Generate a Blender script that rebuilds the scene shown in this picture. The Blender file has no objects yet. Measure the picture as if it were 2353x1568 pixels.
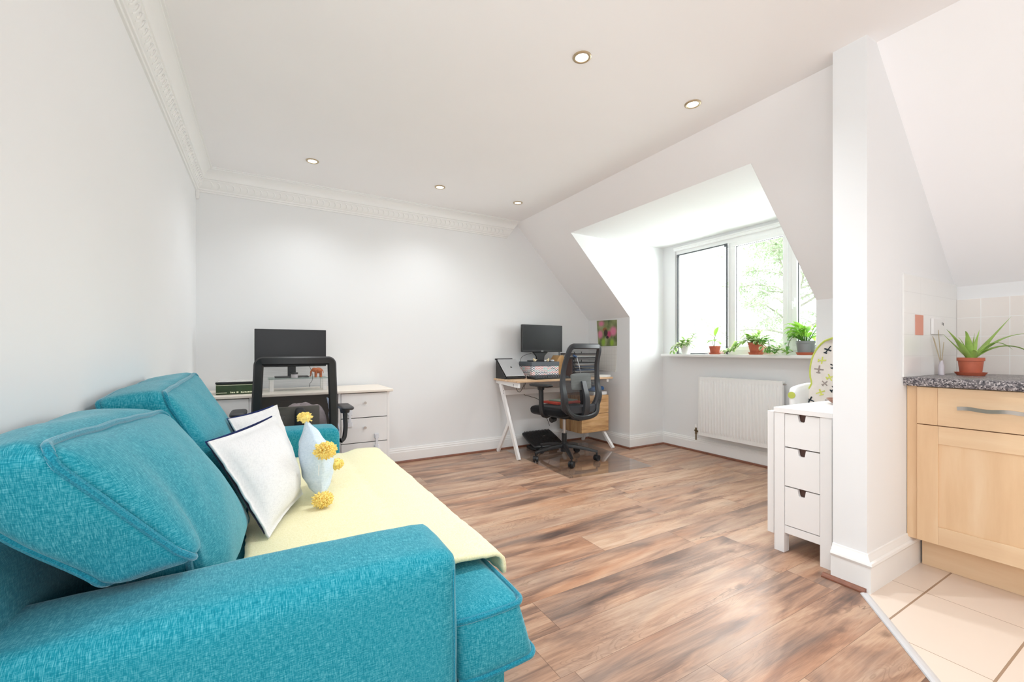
import bpy, math, random
from mathutils import Vector, Matrix, noise
random.seed(11)
scene = bpy.context.scene
COL = scene.collection
PI = math.pi

# ------------------------------------------------------------------ camera
cam_d = bpy.data.cameras.new('camera')
cam_d.sensor_fit = 'HORIZONTAL'
cam_d.sensor_width = 36.0
cam_d.lens = 981.0 / 2353.0 * 36.0
cam_d.shift_y = 22.0 / 2353.0
cam_d.clip_start = 0.02
cam = bpy.data.objects.new('camera', cam_d)
COL.objects.link(cam)
cam.location = (0, 0, 1.05)
cam.rotation_euler = (PI / 2, 0, -math.atan2(568.5, 981.0))
scene.camera = cam

# ------------------------------------------------------------------ world, sun, area lights, exposure
world = bpy.data.worlds.new('overcast_sky')
scene.world = world
world.use_nodes = True
wb = world.node_tree.nodes['Background']
wb.inputs['Color'].default_value = (0.93, 0.97, 1.0, 1)
wb.inputs['Strength'].default_value = 1.6
SUN_STRENGTH = 4.2
sd = bpy.data.lights.new('sun', 'SUN')
sd.energy = SUN_STRENGTH
sd.angle = 0.05
sun = bpy.data.objects.new('sun', sd)
COL.objects.link(sun)
sun.rotation_euler = Vector((1.0, -0.12, -0.75)).to_track_quat('-Z', 'Y').to_euler()

def downlight_beam(loc, power=12, parent=None):
    d = bpy.data.lights.new('downlight_beam', 'SPOT'); d.energy = power; d.spot_size = 2.4; d.spot_blend = 1.0; d.color = (0.93, 0.975, 1.0); d.shadow_soft_size = .04
    l = bpy.data.objects.new('downlight_beam', d); COL.objects.link(l); l.location = loc
    if parent: l.parent = parent
for p_ in ((0.30, -0.35, 2.40), (1.29, -0.30, 2.40), (2.05, -0.30, 2.40)): downlight_beam(p_)   # unseen fill beams added behind the camera, without fittings
def area(name, loc, direction, sx, sy, power, color=(1, 1, 1)):
    d = bpy.data.lights.new(name, 'AREA')
    d.shape = 'RECTANGLE'; d.size = sx; d.size_y = sy; d.energy = power; d.color = color
    o = bpy.data.objects.new(name, d); COL.objects.link(o)
    o.location = loc
    o.rotation_euler = Vector(direction).to_track_quat('-Z', 'Z').to_euler()
    return o
# daylight through an unseen rear opening, an added side fill, and the dormer window
area('daylight_rear_unseen', (0.5, -2.68, 1.45), (0, 1, 0.35), 1.3, 1.1, 11, (0.93, 0.97, 1.0))
area('added_side_fill', (-0.53, -0.20, 1.40), (1, 0.45, 0.14), 1.5, 1.3, 10, (0.93, 0.97, 1.0))  # unseen source added to lift the radiator wall
area('daylight_dormer', (4.35, 2.4, 1.75), (-1, 0, -0.12), 1.5, 1.2, 58, (0.95, 0.98, 1.0))

vs = scene.view_settings
vs.view_transform = 'Standard'
vs.look = 'None'
vs.gamma = 1.0
vs.exposure = 0.42
vs.use_curve_mapping = False
scene.cycles.use_denoising = True
scene.cycles.max_bounces = 12
scene.cycles.diffuse_bounces = 8
scene.cycles.transparent_max_bounces = 24
scene.cycles.sample_clamp_indirect = 6.0

# ------------------------------------------------------------------ mesh helpers
class MB:
    """collects geometry; build() links it as one mesh object"""
    def __init__(s, off=(0, 0, 0)):
        s.off = Vector(off); s.V = []; s.F = []; s.M = []; s.UV = []
    def v(s, p):
        s.V.append(Vector(p) - s.off); return len(s.V) - 1
    def f(s, idx, mi=0, uv=None):
        s.F.append(tuple(idx)); s.M.append(mi); s.UV.append(uv)
    def box(s, a, b, mi=0):
        x0, y0, z0 = [min(a[i], b[i]) for i in range(3)]
        x1, y1, z1 = [max(a[i], b[i]) for i in range(3)]
        i = [s.v(p) for p in ((x0,y0,z0),(x1,y0,z0),(x1,y1,z0),(x0,y1,z0),(x0,y0,z1),(x1,y0,z1),(x1,y1,z1),(x0,y1,z1))]
        for q in ((0,3,2,1),(4,5,6,7),(0,1,5,4),(1,2,6,5),(2,3,7,6),(3,0,4,7)):
            s.f([i[k] for k in q], mi)
        return s
    def hexa(s, P, mi=0):
        """P: 8 points, bottom loop then top loop"""
        i = [s.v(p) for p in P]
        for q in ((0,3,2,1),(4,5,6,7),(0,1,5,4),(1,2,6,5),(2,3,7,6),(3,0,4,7)):
            s.f([i[k] for k in q], mi)
        return s
    def obox(s, c, size, rot, mi=0):
        c = Vector(c); h = [k / 2 for k in size]
        P = [c + rot @ Vector(p) for p in ((-h[0],-h[1],-h[2]),(h[0],-h[1],-h[2]),(h[0],h[1],-h[2]),(-h[0],h[1],-h[2]),
                                           (-h[0],-h[1],h[2]),(h[0],-h[1],h[2]),(h[0],h[1],h[2]),(-h[0],h[1],h[2]))]
        return s.hexa(P, mi)
    def bar(s, p0, p1, w, d, up=(0, 0, 1), mi=0):
        """rectangular bar from p0 to p1, w across, d along 'up'"""
        p0, p1 = Vector(p0), Vector(p1)
        t = (p1 - p0).normalized(); u = Vector(up)
        a = t.cross(u).normalized(); b = a.cross(t).normalized()
        P = []
        for p in (p0, p1):
            for (x, y) in ((-1,-1),(1,-1),(1,1),(-1,1)):
                P.append(p + a * x * w / 2 + b * y * d / 2)
        return s.hexa(P, mi)
    def prism(s, poly, axis, a0, a1, mi=0):
        """poly of 2D points in the two other axes (in x,y,z order), extruded along axis"""
        def P(q, a):
            if axis == 'x': return (a, q[0], q[1])
            if axis == 'y': return (q[0], a, q[1])
            return (q[0], q[1], a)
        A = [s.v(P(q, a0)) for q in poly]; B = [s.v(P(q, a1)) for q in poly]
        n = len(poly)
        s.f(A[::-1], mi); s.f(B, mi)
        for k in range(n):
            s.f((A[k], A[(k+1) % n], B[(k+1) % n], B[k]), mi)
        return s
    def sweep(s, path, sect, refs, closed=False, cap=True, mi=0, scl=None):
        """sweep a 2D section (a,b) along path; refs: reference normal (one or per point)"""
        P = [Vector(p) for p in path]; n = len(P); m = len(sect)
        rings = []
        for k in range(n):
            if closed: t = P[(k+1) % n] - P[k-1]
            else: t = P[min(k+1, n-1)] - P[max(k-1, 0)]
            t.normalize()
            r = Vector(refs[k] if isinstance(refs, list) else refs)
            a = t.cross(r)
            if a.length < 1e-5: a = t.cross(Vector((0.3, 0.5, 0.8)))
            a.normalize(); b = a.cross(t).normalized()
            sc = scl[k] if scl else 1.0
            rings.append([s.v(P[k] + a * q[0] * sc + b * q[1] * sc) for q in sect])
        for k in range(n if closed else n - 1):
            A, B = rings[k], rings[(k+1) % n]
            for j in range(m):
                s.f((A[j], A[(j+1) % m], B[(j+1) % m], B[j]), mi)
        if cap and not closed:
            s.f(rings[0][::-1], mi); s.f(rings[-1], mi)
        return s
    def tube(s, path, r, n=8, closed=False, mi=0, ref=(0.13, 0.31, 0.94), scl=None):
        sect = [(r * math.cos(2*PI*k/n), r * math.sin(2*PI*k/n)) for k in range(n)]
        return s.sweep(path, sect, ref, closed, True, mi, scl)
    def cyl(s, p0, p1, r0, r1=None, n=16, mi=0):
        r1 = r0 if r1 is None else r1
        p0, p1 = Vector(p0), Vector(p1); t = (p1 - p0).normalized()
        a = t.cross(Vector((0.2, 0.9, 0.37)) if abs(t.z) > .8 else Vector((0, 0, 1))).normalized(); b = t.cross(a)
        A = [s.v(p0 + (a*math.cos(2*PI*k/n) + b*math.sin(2*PI*k/n)) * r0) for k in range(n)]
        B = [s.v(p1 + (a*math.cos(2*PI*k/n) + b*math.sin(2*PI*k/n)) * r1) for k in range(n)]
        s.f(A[::-1], mi); s.f(B, mi)
        for k in range(n): s.f((A[k], A[(k+1) % n], B[(k+1) % n], B[k]), mi)
        return s
    def lathe(s, prof, c=(0, 0, 0), n=28, mi=0):
        c = Vector(c); rings = []
        for (r, z) in prof:
            if r < 1e-6: rings.append([s.v(c + Vector((0, 0, z)))] * n)
            else: rings.append([s.v(c + Vector((r*math.cos(2*PI*k/n), r*math.sin(2*PI*k/n), z))) for k in range(n)])
        for A, B in zip(rings, rings[1:]):
            for k in range(n):
                q = [A[k], A[(k+1) % n], B[(k+1) % n], B[k]]
                q = [x for i, x in enumerate(q) if x not in q[:i]]
                if len(q) > 2: s.f(q, mi)
        return s
    def ball(s, c, r, nu=14, nv=9, mi=0, rot=None, jit=0.0):
        c = Vector(c); r = (r, r, r) if not hasattr(r, '__len__') else r
        rings = []
        for j in range(nv + 1):
            th = PI * j / nv; row = []
            for k in range(nu):
                ph = 2*PI*k/nu
                p = Vector((math.sin(th)*math.cos(ph), math.sin(th)*math.sin(ph), math.cos(th)))
                q = Vector((p.x*r[0], p.y*r[1], p.z*r[2])) * (1 + (jit * noise.noise(p*2.1 + c*7) if jit else 0))
                if rot: q = rot @ q
                row.append(c + q)
            if j in (0, nv):
                i = s.v(row[0]); rings.append([i]*nu)
            else: rings.append([s.v(p) for p in row])
        for A, B in zip(rings, rings[1:]):
            for k in range(nu):
                q = [A[k], A[(k+1) % nu], B[(k+1) % nu], B[k]]
                q = [x for i, x in enumerate(q) if x not in q[:i]]
                if len(q) > 2: s.f(q[::-1], mi)
        return s
    def leaf(s, p, d, L, W, droop=0.5, up=(0, 0, 1), n=7, fold=0.18, shape=0.85, mi=0):
        """a leaf blade with a midrib fold, uv.x across and uv.y along"""
        p = Vector(p); d = Vector(d).normalized(); u = Vector(up)
        side = d.cross(u)
        if side.length < 1e-3: side = Vector((1, 0, 0))
        side.normalize()
        rows = []
        for k in range(n + 1):
            t = k / n
            w = W * 0.5 * max(0.0, math.sin(PI * min(1, t ** shape))) ** 0.8 + 0.0005
            nn = side.cross(d).normalized()
            rows.append([s.v(p + side*w + nn*w*fold*2), s.v(p), s.v(p - side*w + nn*w*fold*2)])
            d = (d + Vector((0, 0, -droop / n))).normalized()
            p = p + d * (L / n)
        for k in range(n):
            t0, t1 = k/n, (k+1)/n
            for j in (0, 1):
                s.f((rows[k][j], rows[k][j+1], rows[k+1][j+1], rows[k+1][j]), mi,
                    ((j*.5, t0), ((j+1)*.5, t0), ((j+1)*.5, t1), (j*.5, t1)))
        return p
    def build(s, name, mat, parent=None, bevel=0.0, seg=2, smooth=False, angle=40, subsurf=0, weld=False):
        me = bpy.data.meshes.new(name)
        me.from_pydata([tuple(v) for v in s.V], [], s.F)
        mats = mat if isinstance(mat, (list, tuple)) else [mat]
        for m in mats: me.materials.append(m)
        if len(mats) > 1:
            for p, mi in zip(me.polygons, s.M): p.material_index = mi
        if any(u is not None for u in s.UV):
            ul = me.uv_layers.new(name='UVMap')
            for p, uv in zip(me.polygons, s.UV):
                if uv:
                    for li, c in zip(p.loop_indices, uv): ul.data[li].uv = c
        me.update()
        import bmesh
        bm = bmesh.new(); bm.from_mesh(me)
        if weld: bmesh.ops.remove_doubles(bm, verts=bm.verts, dist=1e-5)
        bmesh.ops.recalc_face_normals(bm, faces=bm.faces)
        if smooth:
            for fc in bm.faces: fc.smooth = True
            ca = math.radians(angle)
            for e in bm.edges:
                if len(e.link_faces) == 2 and e.calc_face_angle(0) > ca: e.smooth = False
        bm.to_mesh(me); bm.free()
        o = bpy.data.objects.new(name, me); COL.objects.link(o)
        if parent: o.parent = parent
        if bevel:
            for p in me.polygons: p.use_smooth = True
            b = o.modifiers.new('edge', 'BEVEL'); b.width = bevel; b.segments = seg
            b.limit_method = 'ANGLE'; b.angle_limit = math.radians(35); b.harden_normals = True
        if subsurf:
            m = o.modifiers.new('sub', 'SUBSURF'); m.levels = subsurf; m.render_levels = subsurf
        return o

def tag(o, label, cat, group=None):
    o['label'] = label; o['category'] = cat
    if group: o['group'] = group
    return o
def thing(name, label, cat, loc=(0, 0, 0), rz=0.0, group=None):
    o = bpy.data.objects.new(name, None); COL.objects.link(o)
    o.empty_display_size = 0.05
    o.location = loc; o.rotation_euler = (0, 0, rz)
    return tag(o, label, cat, group)
def struct(o):
    o['kind'] = 'structure'; return o
def copy_tree(o, parent=None):
    c = o.copy(); COL.objects.link(c); c.parent = parent
    for ch in [k for k in list(COL.objects) if k.parent == o]: copy_tree(ch, c)
    return c
def arc(c, r, a0, a1, n, plane='xz'):
    out = []
    for k in range(n + 1):
        a = a0 + (a1 - a0) * k / n
        x, y = r*math.cos(a), r*math.sin(a)
        out.append((c[0]+x, c[1], c[2]+y) if plane == 'xz' else ((c[0], c[1]+x, c[2]+y) if plane == 'yz' else (c[0]+x, c[1]+y, c[2])))
    return out
def spline(pts, n=8):
    """Catmull-Rom through pts"""
    P = [Vector(p) for p in pts]; P = [P[0]*2-P[1]] + P + [P[-1]*2-P[-2]]; out = []
    for i in range(1, len(P) - 2):
        for k in range(n):
            t = k / n
            a, b, c, d = P[i-1], P[i], P[i+1], P[i+2]
            out.append(0.5*((2*b) + (c-a)*t + (2*a-5*b+4*c-d)*t*t + (3*b-a-3*c+d)*t**3))
    out.append(P[-2]); return out

# soft box cushion: 8 corners (bottom loop 0-3, top loop 4-7), rounded and bulged
def soft(mb, C, bulge=(0.03, 0.03, 0.03), rnd=0.03, n=14, wrinkle=0.0, seed=0, mi=0, ws=6.0, one_sided=False, deform=None):
    """corner order: (a0,b0,c0),(a1,b0,c0),(a1,b1,c0),(a0,b1,c0) then c1. bulge along a,b,c"""
    C = [Vector(c) for c in C]
    def tri(a, b, c):
        u, v, w = (a+1)/2, (b+1)/2, (c+1)/2
        lo = (C[0]*(1-u) + C[1]*u)*(1-v) + (C[3]*(1-u) + C[2]*u)*v
        hi = (C[4]*(1-u) + C[5]*u)*(1-v) + (C[7]*(1-u) + C[6]*u)*v
        return lo*(1-w) + hi*w
    la = ((C[1]-C[0]).length + (C[5]-C[4]).length + (C[2]-C[3]).length)/3
    lb = ((C[3]-C[0]).length + (C[7]-C[4]).length + (C[2]-C[1]).length)/3
    lc = ((C[4]-C[0]).length + (C[5]-C[1]).length + (C[6]-C[2]).length)/3
    L = Vector((la, lb, lc))
    cen = tri(0, 0, 0)
    ax = [(tri(1,0,0)-cen).normalized(), (tri(0,1,0)-cen).normalized(), (tri(0,0,1)-cen).normalized()]
    def surf(q):
        q = Vector(q)
        inner = Vector([max(-1+2*rnd/L[i], min(1-2*rnd/L[i], q[i])) for i in range(3)])
        d = Vector([(q[i]-inner[i])*L[i]/2 for i in range(3)])
        if d.length > 1e-9: d = d.normalized()*rnd
        p = tri(*inner)
        for i in range(3): p = p + ax[i]*d[i]
        for i in range(3):
            j, k = (i+1) % 3, (i+2) % 3
            amt = bulge[i]*(0.12 if one_sided and i == 0 and q[i] < 0 else .35 if one_sided and i == 2 and q[i] < 0 else 1)*max(0, 1-q[j]**2)**.7*max(0, 1-q[k]**2)**.7*q[i]
            p = p + ax[i]*amt
        if wrinkle:
            w = noise.noise(Vector((p.x*ws+seed, p.y*ws, p.z*ws)))*wrinkle + noise.noise(Vector((p.x*ws*2.3, p.y*ws*2.3+seed, p.z*ws*2.3)))*wrinkle*.5
            p = p + (p-cen).normalized()*w
        return deform(p, q) if deform else p
    idx = {}
    def vid(key, q):
        if key not in idx: idx[key] = mb.v(surf(q))
        return idx[key]
    for i in range(3):
        j, k = (i+1) % 3, (i+2) % 3
        for sgn in (0, n):
            for u in range(n):
                for v in range(n):
                    ids = []
                    for (du, dv) in ((0,0),(1,0),(1,1),(0,1)):
                        key = [0,0,0]; key[i] = sgn; key[j] = u+du; key[k] = v+dv
                        q = [0,0,0]
                        for t in range(3):
                            s_ = key[t]/n*2-1
                            q[t] = math.copysign(1-(1-abs(s_))**1.35, s_)   # denser near the edges
                        ids.append(vid(tuple(key), q))
                    mb.f(ids if sgn else ids[::-1], mi)
    return surf, L
def piping(mb, surf, L, axis, side, r=0.006, rr=0.10, n=10, lift=0.0):
    """closed cord round one face of a soft cushion: axis index, side +-1"""
    j, k = (axis+1) % 3, (axis+2) % 3
    a, b = 1 - 2*rr/L[j]*.5, 1 - 2*rr/L[k]*.5
    pts = []
    ring = []
    for (cx, cy, s0) in ((a, b, 0), (-a, b, 1), (-a, -b, 2), (a, -b, 3)):
        for m in range(n):
            an = (s0 + m/(n-1)) * PI/2
            ring.append((cx + (1-a)*math.cos(an), cy + (1-b)*math.sin(an)))
    for i in range(len(ring)):
        p, q = ring[i], ring[(i+1) % len(ring)]
        d = math.hypot((p[0]-q[0])*L[j], (p[1]-q[1])*L[k])/2
        m = max(1, int(d/0.03))
        for t in range(m):
            pts.append((p[0]+(q[0]-p[0])*t/m, p[1]+(q[1]-p[1])*t/m))
    path = []
    for (x, y) in pts:
        q = [0, 0, 0]; q[axis] = side; q[j] = x; q[k] = y
        path.append(surf(q))
    c = sum(path, Vector())/len(path)
    path = [p + (p-c).normalized()*lift for p in path]
    mb.tube(path, r, 8, True)
    return path

# ------------------------------------------------------------------ materials
def lin(h):
    """sRGB 0-255 triple to linear rgba"""
    out = []
    for c in h:
        c = c/255.0
        out.append(c/12.92 if c <= 0.04045 else ((c+0.055)/1.055)**2.4)
    return (*out, 1.0)
def new_mat(name):
    m = bpy.data.materials.new(name); m.use_nodes = True
    nt = m.node_tree; b = nt.nodes['Principled BSDF']
    return m, nt, b
def N(nt, t, **kw):
    n = nt.nodes.new(t)
    for k, v in kw.items(): setattr(n, k, v)
    return n
def ramp(nt, stops):
    r = N(nt, 'ShaderNodeValToRGB'); e = r.color_ramp.elements
    while len(e) < len(stops): e.new(0.5)
    for el, (p, c) in zip(e, stops): el.position = p; el.color = c
    return r
def mixc(nt, fac, a, b, mode='MIX'):
    m = N(nt, 'ShaderNodeMix', data_type='RGBA', blend_type=mode)
    for sock, val in ((0, fac), (6, a), (7, b)):
        if hasattr(val, 'is_linked') or isinstance(val, bpy.types.NodeSocket): nt.links.new(val, m.inputs[sock])
        else: m.inputs[sock].default_value = val
    return m.outputs[2]
def mathn(nt, op, a, b=None, c=None):
    m = N(nt, 'ShaderNodeMath', operation=op)
    for i, val in enumerate((a, b, c)):
        if val is None: continue
        if isinstance(val, bpy.types.NodeSocket): nt.links.new(val, m.inputs[i])
        else: m.inputs[i].default_value = val
    return m.outputs[0]
def coords(nt, scale=(1, 1, 1), loc=(0, 0, 0), kind='Object', rot=(0, 0, 0)):
    t = N(nt, 'ShaderNodeTexCoord'); mp = N(nt, 'ShaderNodeMapping')
    mp.inputs['Scale'].default_value = scale; mp.inputs['Location'].default_value = loc; mp.inputs['Rotation'].default_value = rot
    nt.links.new(t.outputs[kind], mp.inputs[0]); return mp.outputs[0]
def tnoise(nt, vec, scale=1.0, detail=3.0, rough=0.5):
    n = N(nt, 'ShaderNodeTexNoise'); n.inputs['Scale'].default_value = scale
    n.inputs['Detail'].default_value = detail; n.inputs['Roughness'].default_value = rough
    nt.links.new(vec, n.inputs['Vector']); return n.outputs['Fac']
def bump(nt, b, height, strength=0.2, dist=0.002):
    n = N(nt, 'ShaderNodeBump'); n.inputs['Strength'].default_value = strength; n.inputs['Distance'].default_value = dist
    nt.links.new(height, n.inputs['Height']); nt.links.new(n.outputs[0], b.inputs['Normal'])
def plain(name, rgb, rough=0.5, metal=0.0, var=0.03, vscale=8.0, spec=0.5, bmp=0.0, bscale=200.0):
    m, nt, b = new_mat(name)
    c = lin(rgb)
    f = tnoise(nt, coords(nt), vscale, 2)
    lo = tuple(x*(1-var) for x in c[:3]) + (1,); hi = tuple(min(1, x*(1+var)) for x in c[:3]) + (1,)
    r = ramp(nt, [(0.3, lo), (0.7, hi)]); nt.links.new(f, r.inputs[0])
    nt.links.new(r.outputs[0], b.inputs['Base Color'])
    b.inputs['Roughness'].default_value = rough; b.inputs['Metallic'].default_value = metal
    b.inputs['Specular IOR Level'].default_value = spec
    if bmp: bump(nt, b, tnoise(nt, coords(nt), bscale, 2), bmp, 0.001)
    return m
def fabric(name, dark, mid, light, hi=380.0, lo=45.0, bmp=0.25, rough=0.9, sheen=0.15, big=0.18):
    m, nt, b = new_mat(name)
    tc = N(nt, 'ShaderNodeTexCoord'); sn = N(nt, 'ShaderNodeSeparateXYZ'); nt.links.new(tc.outputs['Normal'], sn.inputs[0])
    num = den = None
    for i, sc in enumerate(((hi, lo, lo), (lo, hi, lo), (lo, lo, hi))):
        w = mathn(nt, 'SUBTRACT', 1.02, mathn(nt, 'MULTIPLY', sn.outputs[i], sn.outputs[i])); w = mathn(nt, 'MULTIPLY', w, w)
        h = tnoise(nt, coords(nt, sc), 1, 2)
        wh = mathn(nt, 'MULTIPLY', w, h)
        num = wh if num is None else mathn(nt, 'ADD', num, wh); den = w if den is None else mathn(nt, 'ADD', den, w)
    s_ = mathn(nt, 'DIVIDE', num, den)
    g = tnoise(nt, coords(nt), 9, 3)
    s_ = mathn(nt, 'ADD', mathn(nt, 'MULTIPLY', s_, 1.0), mathn(nt, 'MULTIPLY', mathn(nt, 'SUBTRACT', g, .5), big*.25))
    r = ramp(nt, [(0.28, lin(dark)), (0.48, lin(mid)), (0.72, lin(light))]); nt.links.new(s_, r.inputs[0])
    nt.links.new(r.outputs[0], b.inputs['Base Color'])
    b.inputs['Roughness'].default_value = rough; b.inputs['Sheen Weight'].default_value = sheen; b.inputs['Sheen Roughness'].default_value = 0.42; b.inputs['Sheen Tint'].default_value = (0.82, 0.95, 1, 1) if 'teal' in name else (1, 1, 1, 1)
    b.inputs['Specular IOR Level'].default_value = 0.15
    bump(nt, b, s_, bmp, 0.002)
    return m
def glassy(name, tint=(1, 1, 1), refl=0.12, rough=0.02):
    m, nt, b = new_mat(name); nt.nodes.remove(b)
    t = N(nt, 'ShaderNodeBsdfTransparent'); t.inputs[0].default_value = (*tint, 1)
    g = N(nt, 'ShaderNodeBsdfGlossy'); g.inputs['Roughness'].default_value = rough
    lw = N(nt, 'ShaderNodeLayerWeight'); lw.inputs[0].default_value = 0.5
    mx = N(nt, 'ShaderNodeMixShader'); out = nt.nodes['Material Output']
    f = mathn(nt, 'MULTIPLY_ADD', mathn(nt, 'POWER', lw.outputs['Facing'], 4.0), refl*2.0, refl*0.25)
    nt.links.new(f, mx.inputs[0]); nt.links.new(t.outputs[0], mx.inputs[1]); nt.links.new(g.outputs[0], mx.inputs[2])
    nt.links.new(mx.outputs[0], out.inputs[0]); return m
def emit(name, rgb, strength):
    m, nt, b = new_mat(name)
    b.inputs['Base Color'].default_value = (1, 1, 1, 1)
    b.inputs['Emission Color'].default_value = (*rgb, 1); b.inputs['Emission Strength'].default_value = strength
    return m

M = {}
M['wall'] = plain('white_wall_paint', (235, 236, 237), 0.75, var=0.006, vscale=2, spec=0.2, bmp=0.03, bscale=300)
M['ceiling'] = plain('white_ceiling_paint', (247, 246, 247), 0.85, var=0.006, vscale=2, spec=0.15)
M['gloss_white'] = plain('white_gloss_paint', (240, 240, 239), 0.35, var=0.006)
M['upvc'] = plain('white_window_plastic', (249, 250, 250), 0.3, var=0.003)
M['white_furn'] = plain('white_lacquer', (240, 238, 237), 0.4, var=0.006)
M['black_plastic'] = plain('black_plastic', (26, 26, 28), 0.42, var=0.08, vscale=40, bmp=0.05)
M['dark_grey_plastic'] = plain('dark_grey_plastic', (46, 47, 51), 0.38, var=0.06)
M['grey_pad'] = plain('grey_lumbar_plastic', (178, 183, 180), 0.5)
M['black_fabric'] = fabric('black_seat_fabric', (10, 10, 12), (18, 18, 20), (32, 32, 36), 600, 200)
M['screen'] = plain('dark_screen', (26, 26, 29), 0.3, var=0.1, spec=0.35)
M['chrome'] = plain('brushed_steel', (190, 188, 186), 0.28, 1.0)
M['brass'] = plain('aged_brass', (128, 112, 88), 0.35, 1.0)
M['terracotta'] = plain('terracotta_plastic', (192, 102, 74), 0.55, var=0.08, vscale=25)
M['soil'] = plain('dark_soil', (60, 45, 35), 0.95, var=0.4, vscale=120, bmp=0.6)
M['teal'] = fabric('teal_weave', (10, 106, 126), (27, 136, 154), (104, 184, 199), 880, 85, 0.05, sheen=0.3)
M['teal_cord'] = fabric('teal_piping', (5, 90, 114), (22, 124, 146), (60, 158, 176), 500, 300, 0.2, sheen=0.6)
M['pillow_white'] = fabric('pale_grey_linen', (204, 204, 206), (222, 222, 223), (232, 232, 232), 700, 90, 0.08)
M['navy'] = fabric('navy_cotton', (16, 24, 62), (30, 42, 92), (52, 66, 120), 500, 80, 0.2)
M['pale_blue'] = fabric('pale_blue_cotton', (184, 202, 216), (203, 218, 230), (220, 231, 240), 420, 80, 0.08)
M['yellow_tassel'] = plain('yellow_yarn', (250, 222, 136), 0.95, var=0.12, vscale=90, spec=0.1)
M['throw'] = fabric('pale_yellow_fleece', (224, 217, 164), (236, 229, 186), (244, 239, 208), 300, 160, 0.35, sheen=0.3)
# ---- floor materials
def wood_floor():
    m, nt, b = new_mat('laminate_floor_planks')
    t = N(nt, 'ShaderNodeTexCoord'); sx = N(nt, 'ShaderNodeSeparateXYZ'); nt.links.new(t.outputs['Object'], sx.inputs[0])
    X, Y = sx.outputs[0], sx.outputs[1]
    W, Ln = 0.195, 1.28
    yr = mathn(nt, 'DIVIDE', mathn(nt, 'SUBTRACT', Y, 0.715-0.195*20), W)
    row = mathn(nt, 'FLOOR', yr); fy = mathn(nt, 'FRACT', yr)
    wn = N(nt, 'ShaderNodeTexWhiteNoise', noise_dimensions='1D'); nt.links.new(row, wn.inputs['W'])
    xo = mathn(nt, 'ADD', mathn(nt, 'DIVIDE', X, Ln), wn.outputs['Value'])
    colm = mathn(nt, 'FLOOR', xo); fx = mathn(nt, 'FRACT', xo)
    cb = N(nt, 'ShaderNodeCombineXYZ'); nt.links.new(row, cb.inputs[0]); nt.links.new(colm, cb.inputs[1])
    w2 = N(nt, 'ShaderNodeTexWhiteNoise', noise_dimensions='2D'); nt.links.new(cb.outputs[0], w2.inputs['Vector'])
    pid = w2.outputs['Value']
    # grain coordinates, shifted per plank
    gc = N(nt, 'ShaderNodeCombineXYZ')
    nt.links.new(mathn(nt, 'MULTIPLY', X, 1.0), gc.inputs[0])
    nt.links.new(Y, gc.inputs[1]); nt.links.new(mathn(nt, 'MULTIPLY', pid, 37.0), gc.inputs[2])
    def gn(sx_, sy_, det, rough=.55, dist=0.0):
        mp = N(nt, 'ShaderNodeMapping'); mp.inputs['Scale'].default_value = (sx_, sy_, 1); nt.links.new(gc.outputs[0], mp.inputs[0])
        n = N(nt, 'ShaderNodeTexNoise'); n.inputs['Scale'].default_value = 1; n.inputs['Detail'].default_value = det
        n.inputs['Roughness'].default_value = rough; n.inputs['Distortion'].default_value = dist
        nt.links.new(mp.outputs[0], n.inputs['Vector']); return n.outputs['Fac']
    broad = gn(1.7, 10, 4, .55, .9)      # broad dark bands along the plank
    grain = gn(3.0, 60, 5, .62, 1.2)
    fine = gn(14, 300, 3, .6)
    tone = mathn(nt, 'ADD', mathn(nt, 'MULTIPLY', broad, 1.0), mathn(nt, 'MULTIPLY', grain, 0.36))
    tone = mathn(nt, 'ADD', tone, mathn(nt, 'MULTIPLY', mathn(nt, 'SUBTRACT', pid, .5), 0.16))
    tone = mathn(nt, 'SUBTRACT', tone, 0.17)
    r = ramp(nt, [(0.22, lin((84, 68, 62))), (0.38, lin((132, 102, 86))), (0.50, lin((172, 134, 110))), (0.64, lin((194, 160, 134))), (0.82, lin((210, 182, 158)))])
    nt.links.new(tone, r.inputs[0])
    # orange heart streaks and grey wash
    st = gn(1.0, 7, 3, .5, .6)
    ro = ramp(nt, [(0.50, (0, 0, 0, 1)), (0.72, (1, 1, 1, 1))]); nt.links.new(st, ro.inputs[0])
    c1 = mixc(nt, mathn(nt, 'MULTIPLY', ro.outputs[0], 0.5), r.outputs[0], lin((184, 124, 86)))
    sg = gn(1.3, 5, 3, .5, .6)
    rg = ramp(nt, [(0.48, (0, 0, 0, 1)), (0.68, (1, 1, 1, 1))]); nt.links.new(sg, rg.inputs[0])
    c1 = mixc(nt, mathn(nt, 'MULTIPLY', rg.outputs[0], 0.45), c1, lin((150, 134, 124)))
    rf = ramp(nt, [(0.35, (0.84, 0.82, 0.80, 1)), (0.6, (1.04, 1.04, 1.03, 1))]); nt.links.new(fine, rf.inputs[0])
    c1 = mixc(nt, 0.5, c1, rf.outputs[0], 'MULTIPLY')
    # cathedral figure: contour lines of a slow field, in patches
    cf = gn(1.5, 8.5, 2, .5, 1.6)
    fr_ = mathn(nt, 'FRACT', mathn(nt, 'MULTIPLY', cf, 26.0))
    ln = mathn(nt, 'ABSOLUTE', mathn(nt, 'SUBTRACT', fr_, 0.5))
    rl = ramp(nt, [(0.0, (1, 1, 1, 1)), (0.16, (0, 0, 0, 1))]); nt.links.new(ln, rl.inputs[0])
    msk = ramp(nt, [(0.48, (0, 0, 0, 1)), (0.60, (1, 1, 1, 1))]); nt.links.new(gn(1.2, 6, 2, .5), msk.inputs[0])
    c1 = mixc(nt, mathn(nt, 'MULTIPLY', mathn(nt, 'MULTIPLY', rl.outputs[0], msk.outputs[0]), 0.42), c1, lin((112, 84, 68)))
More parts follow.
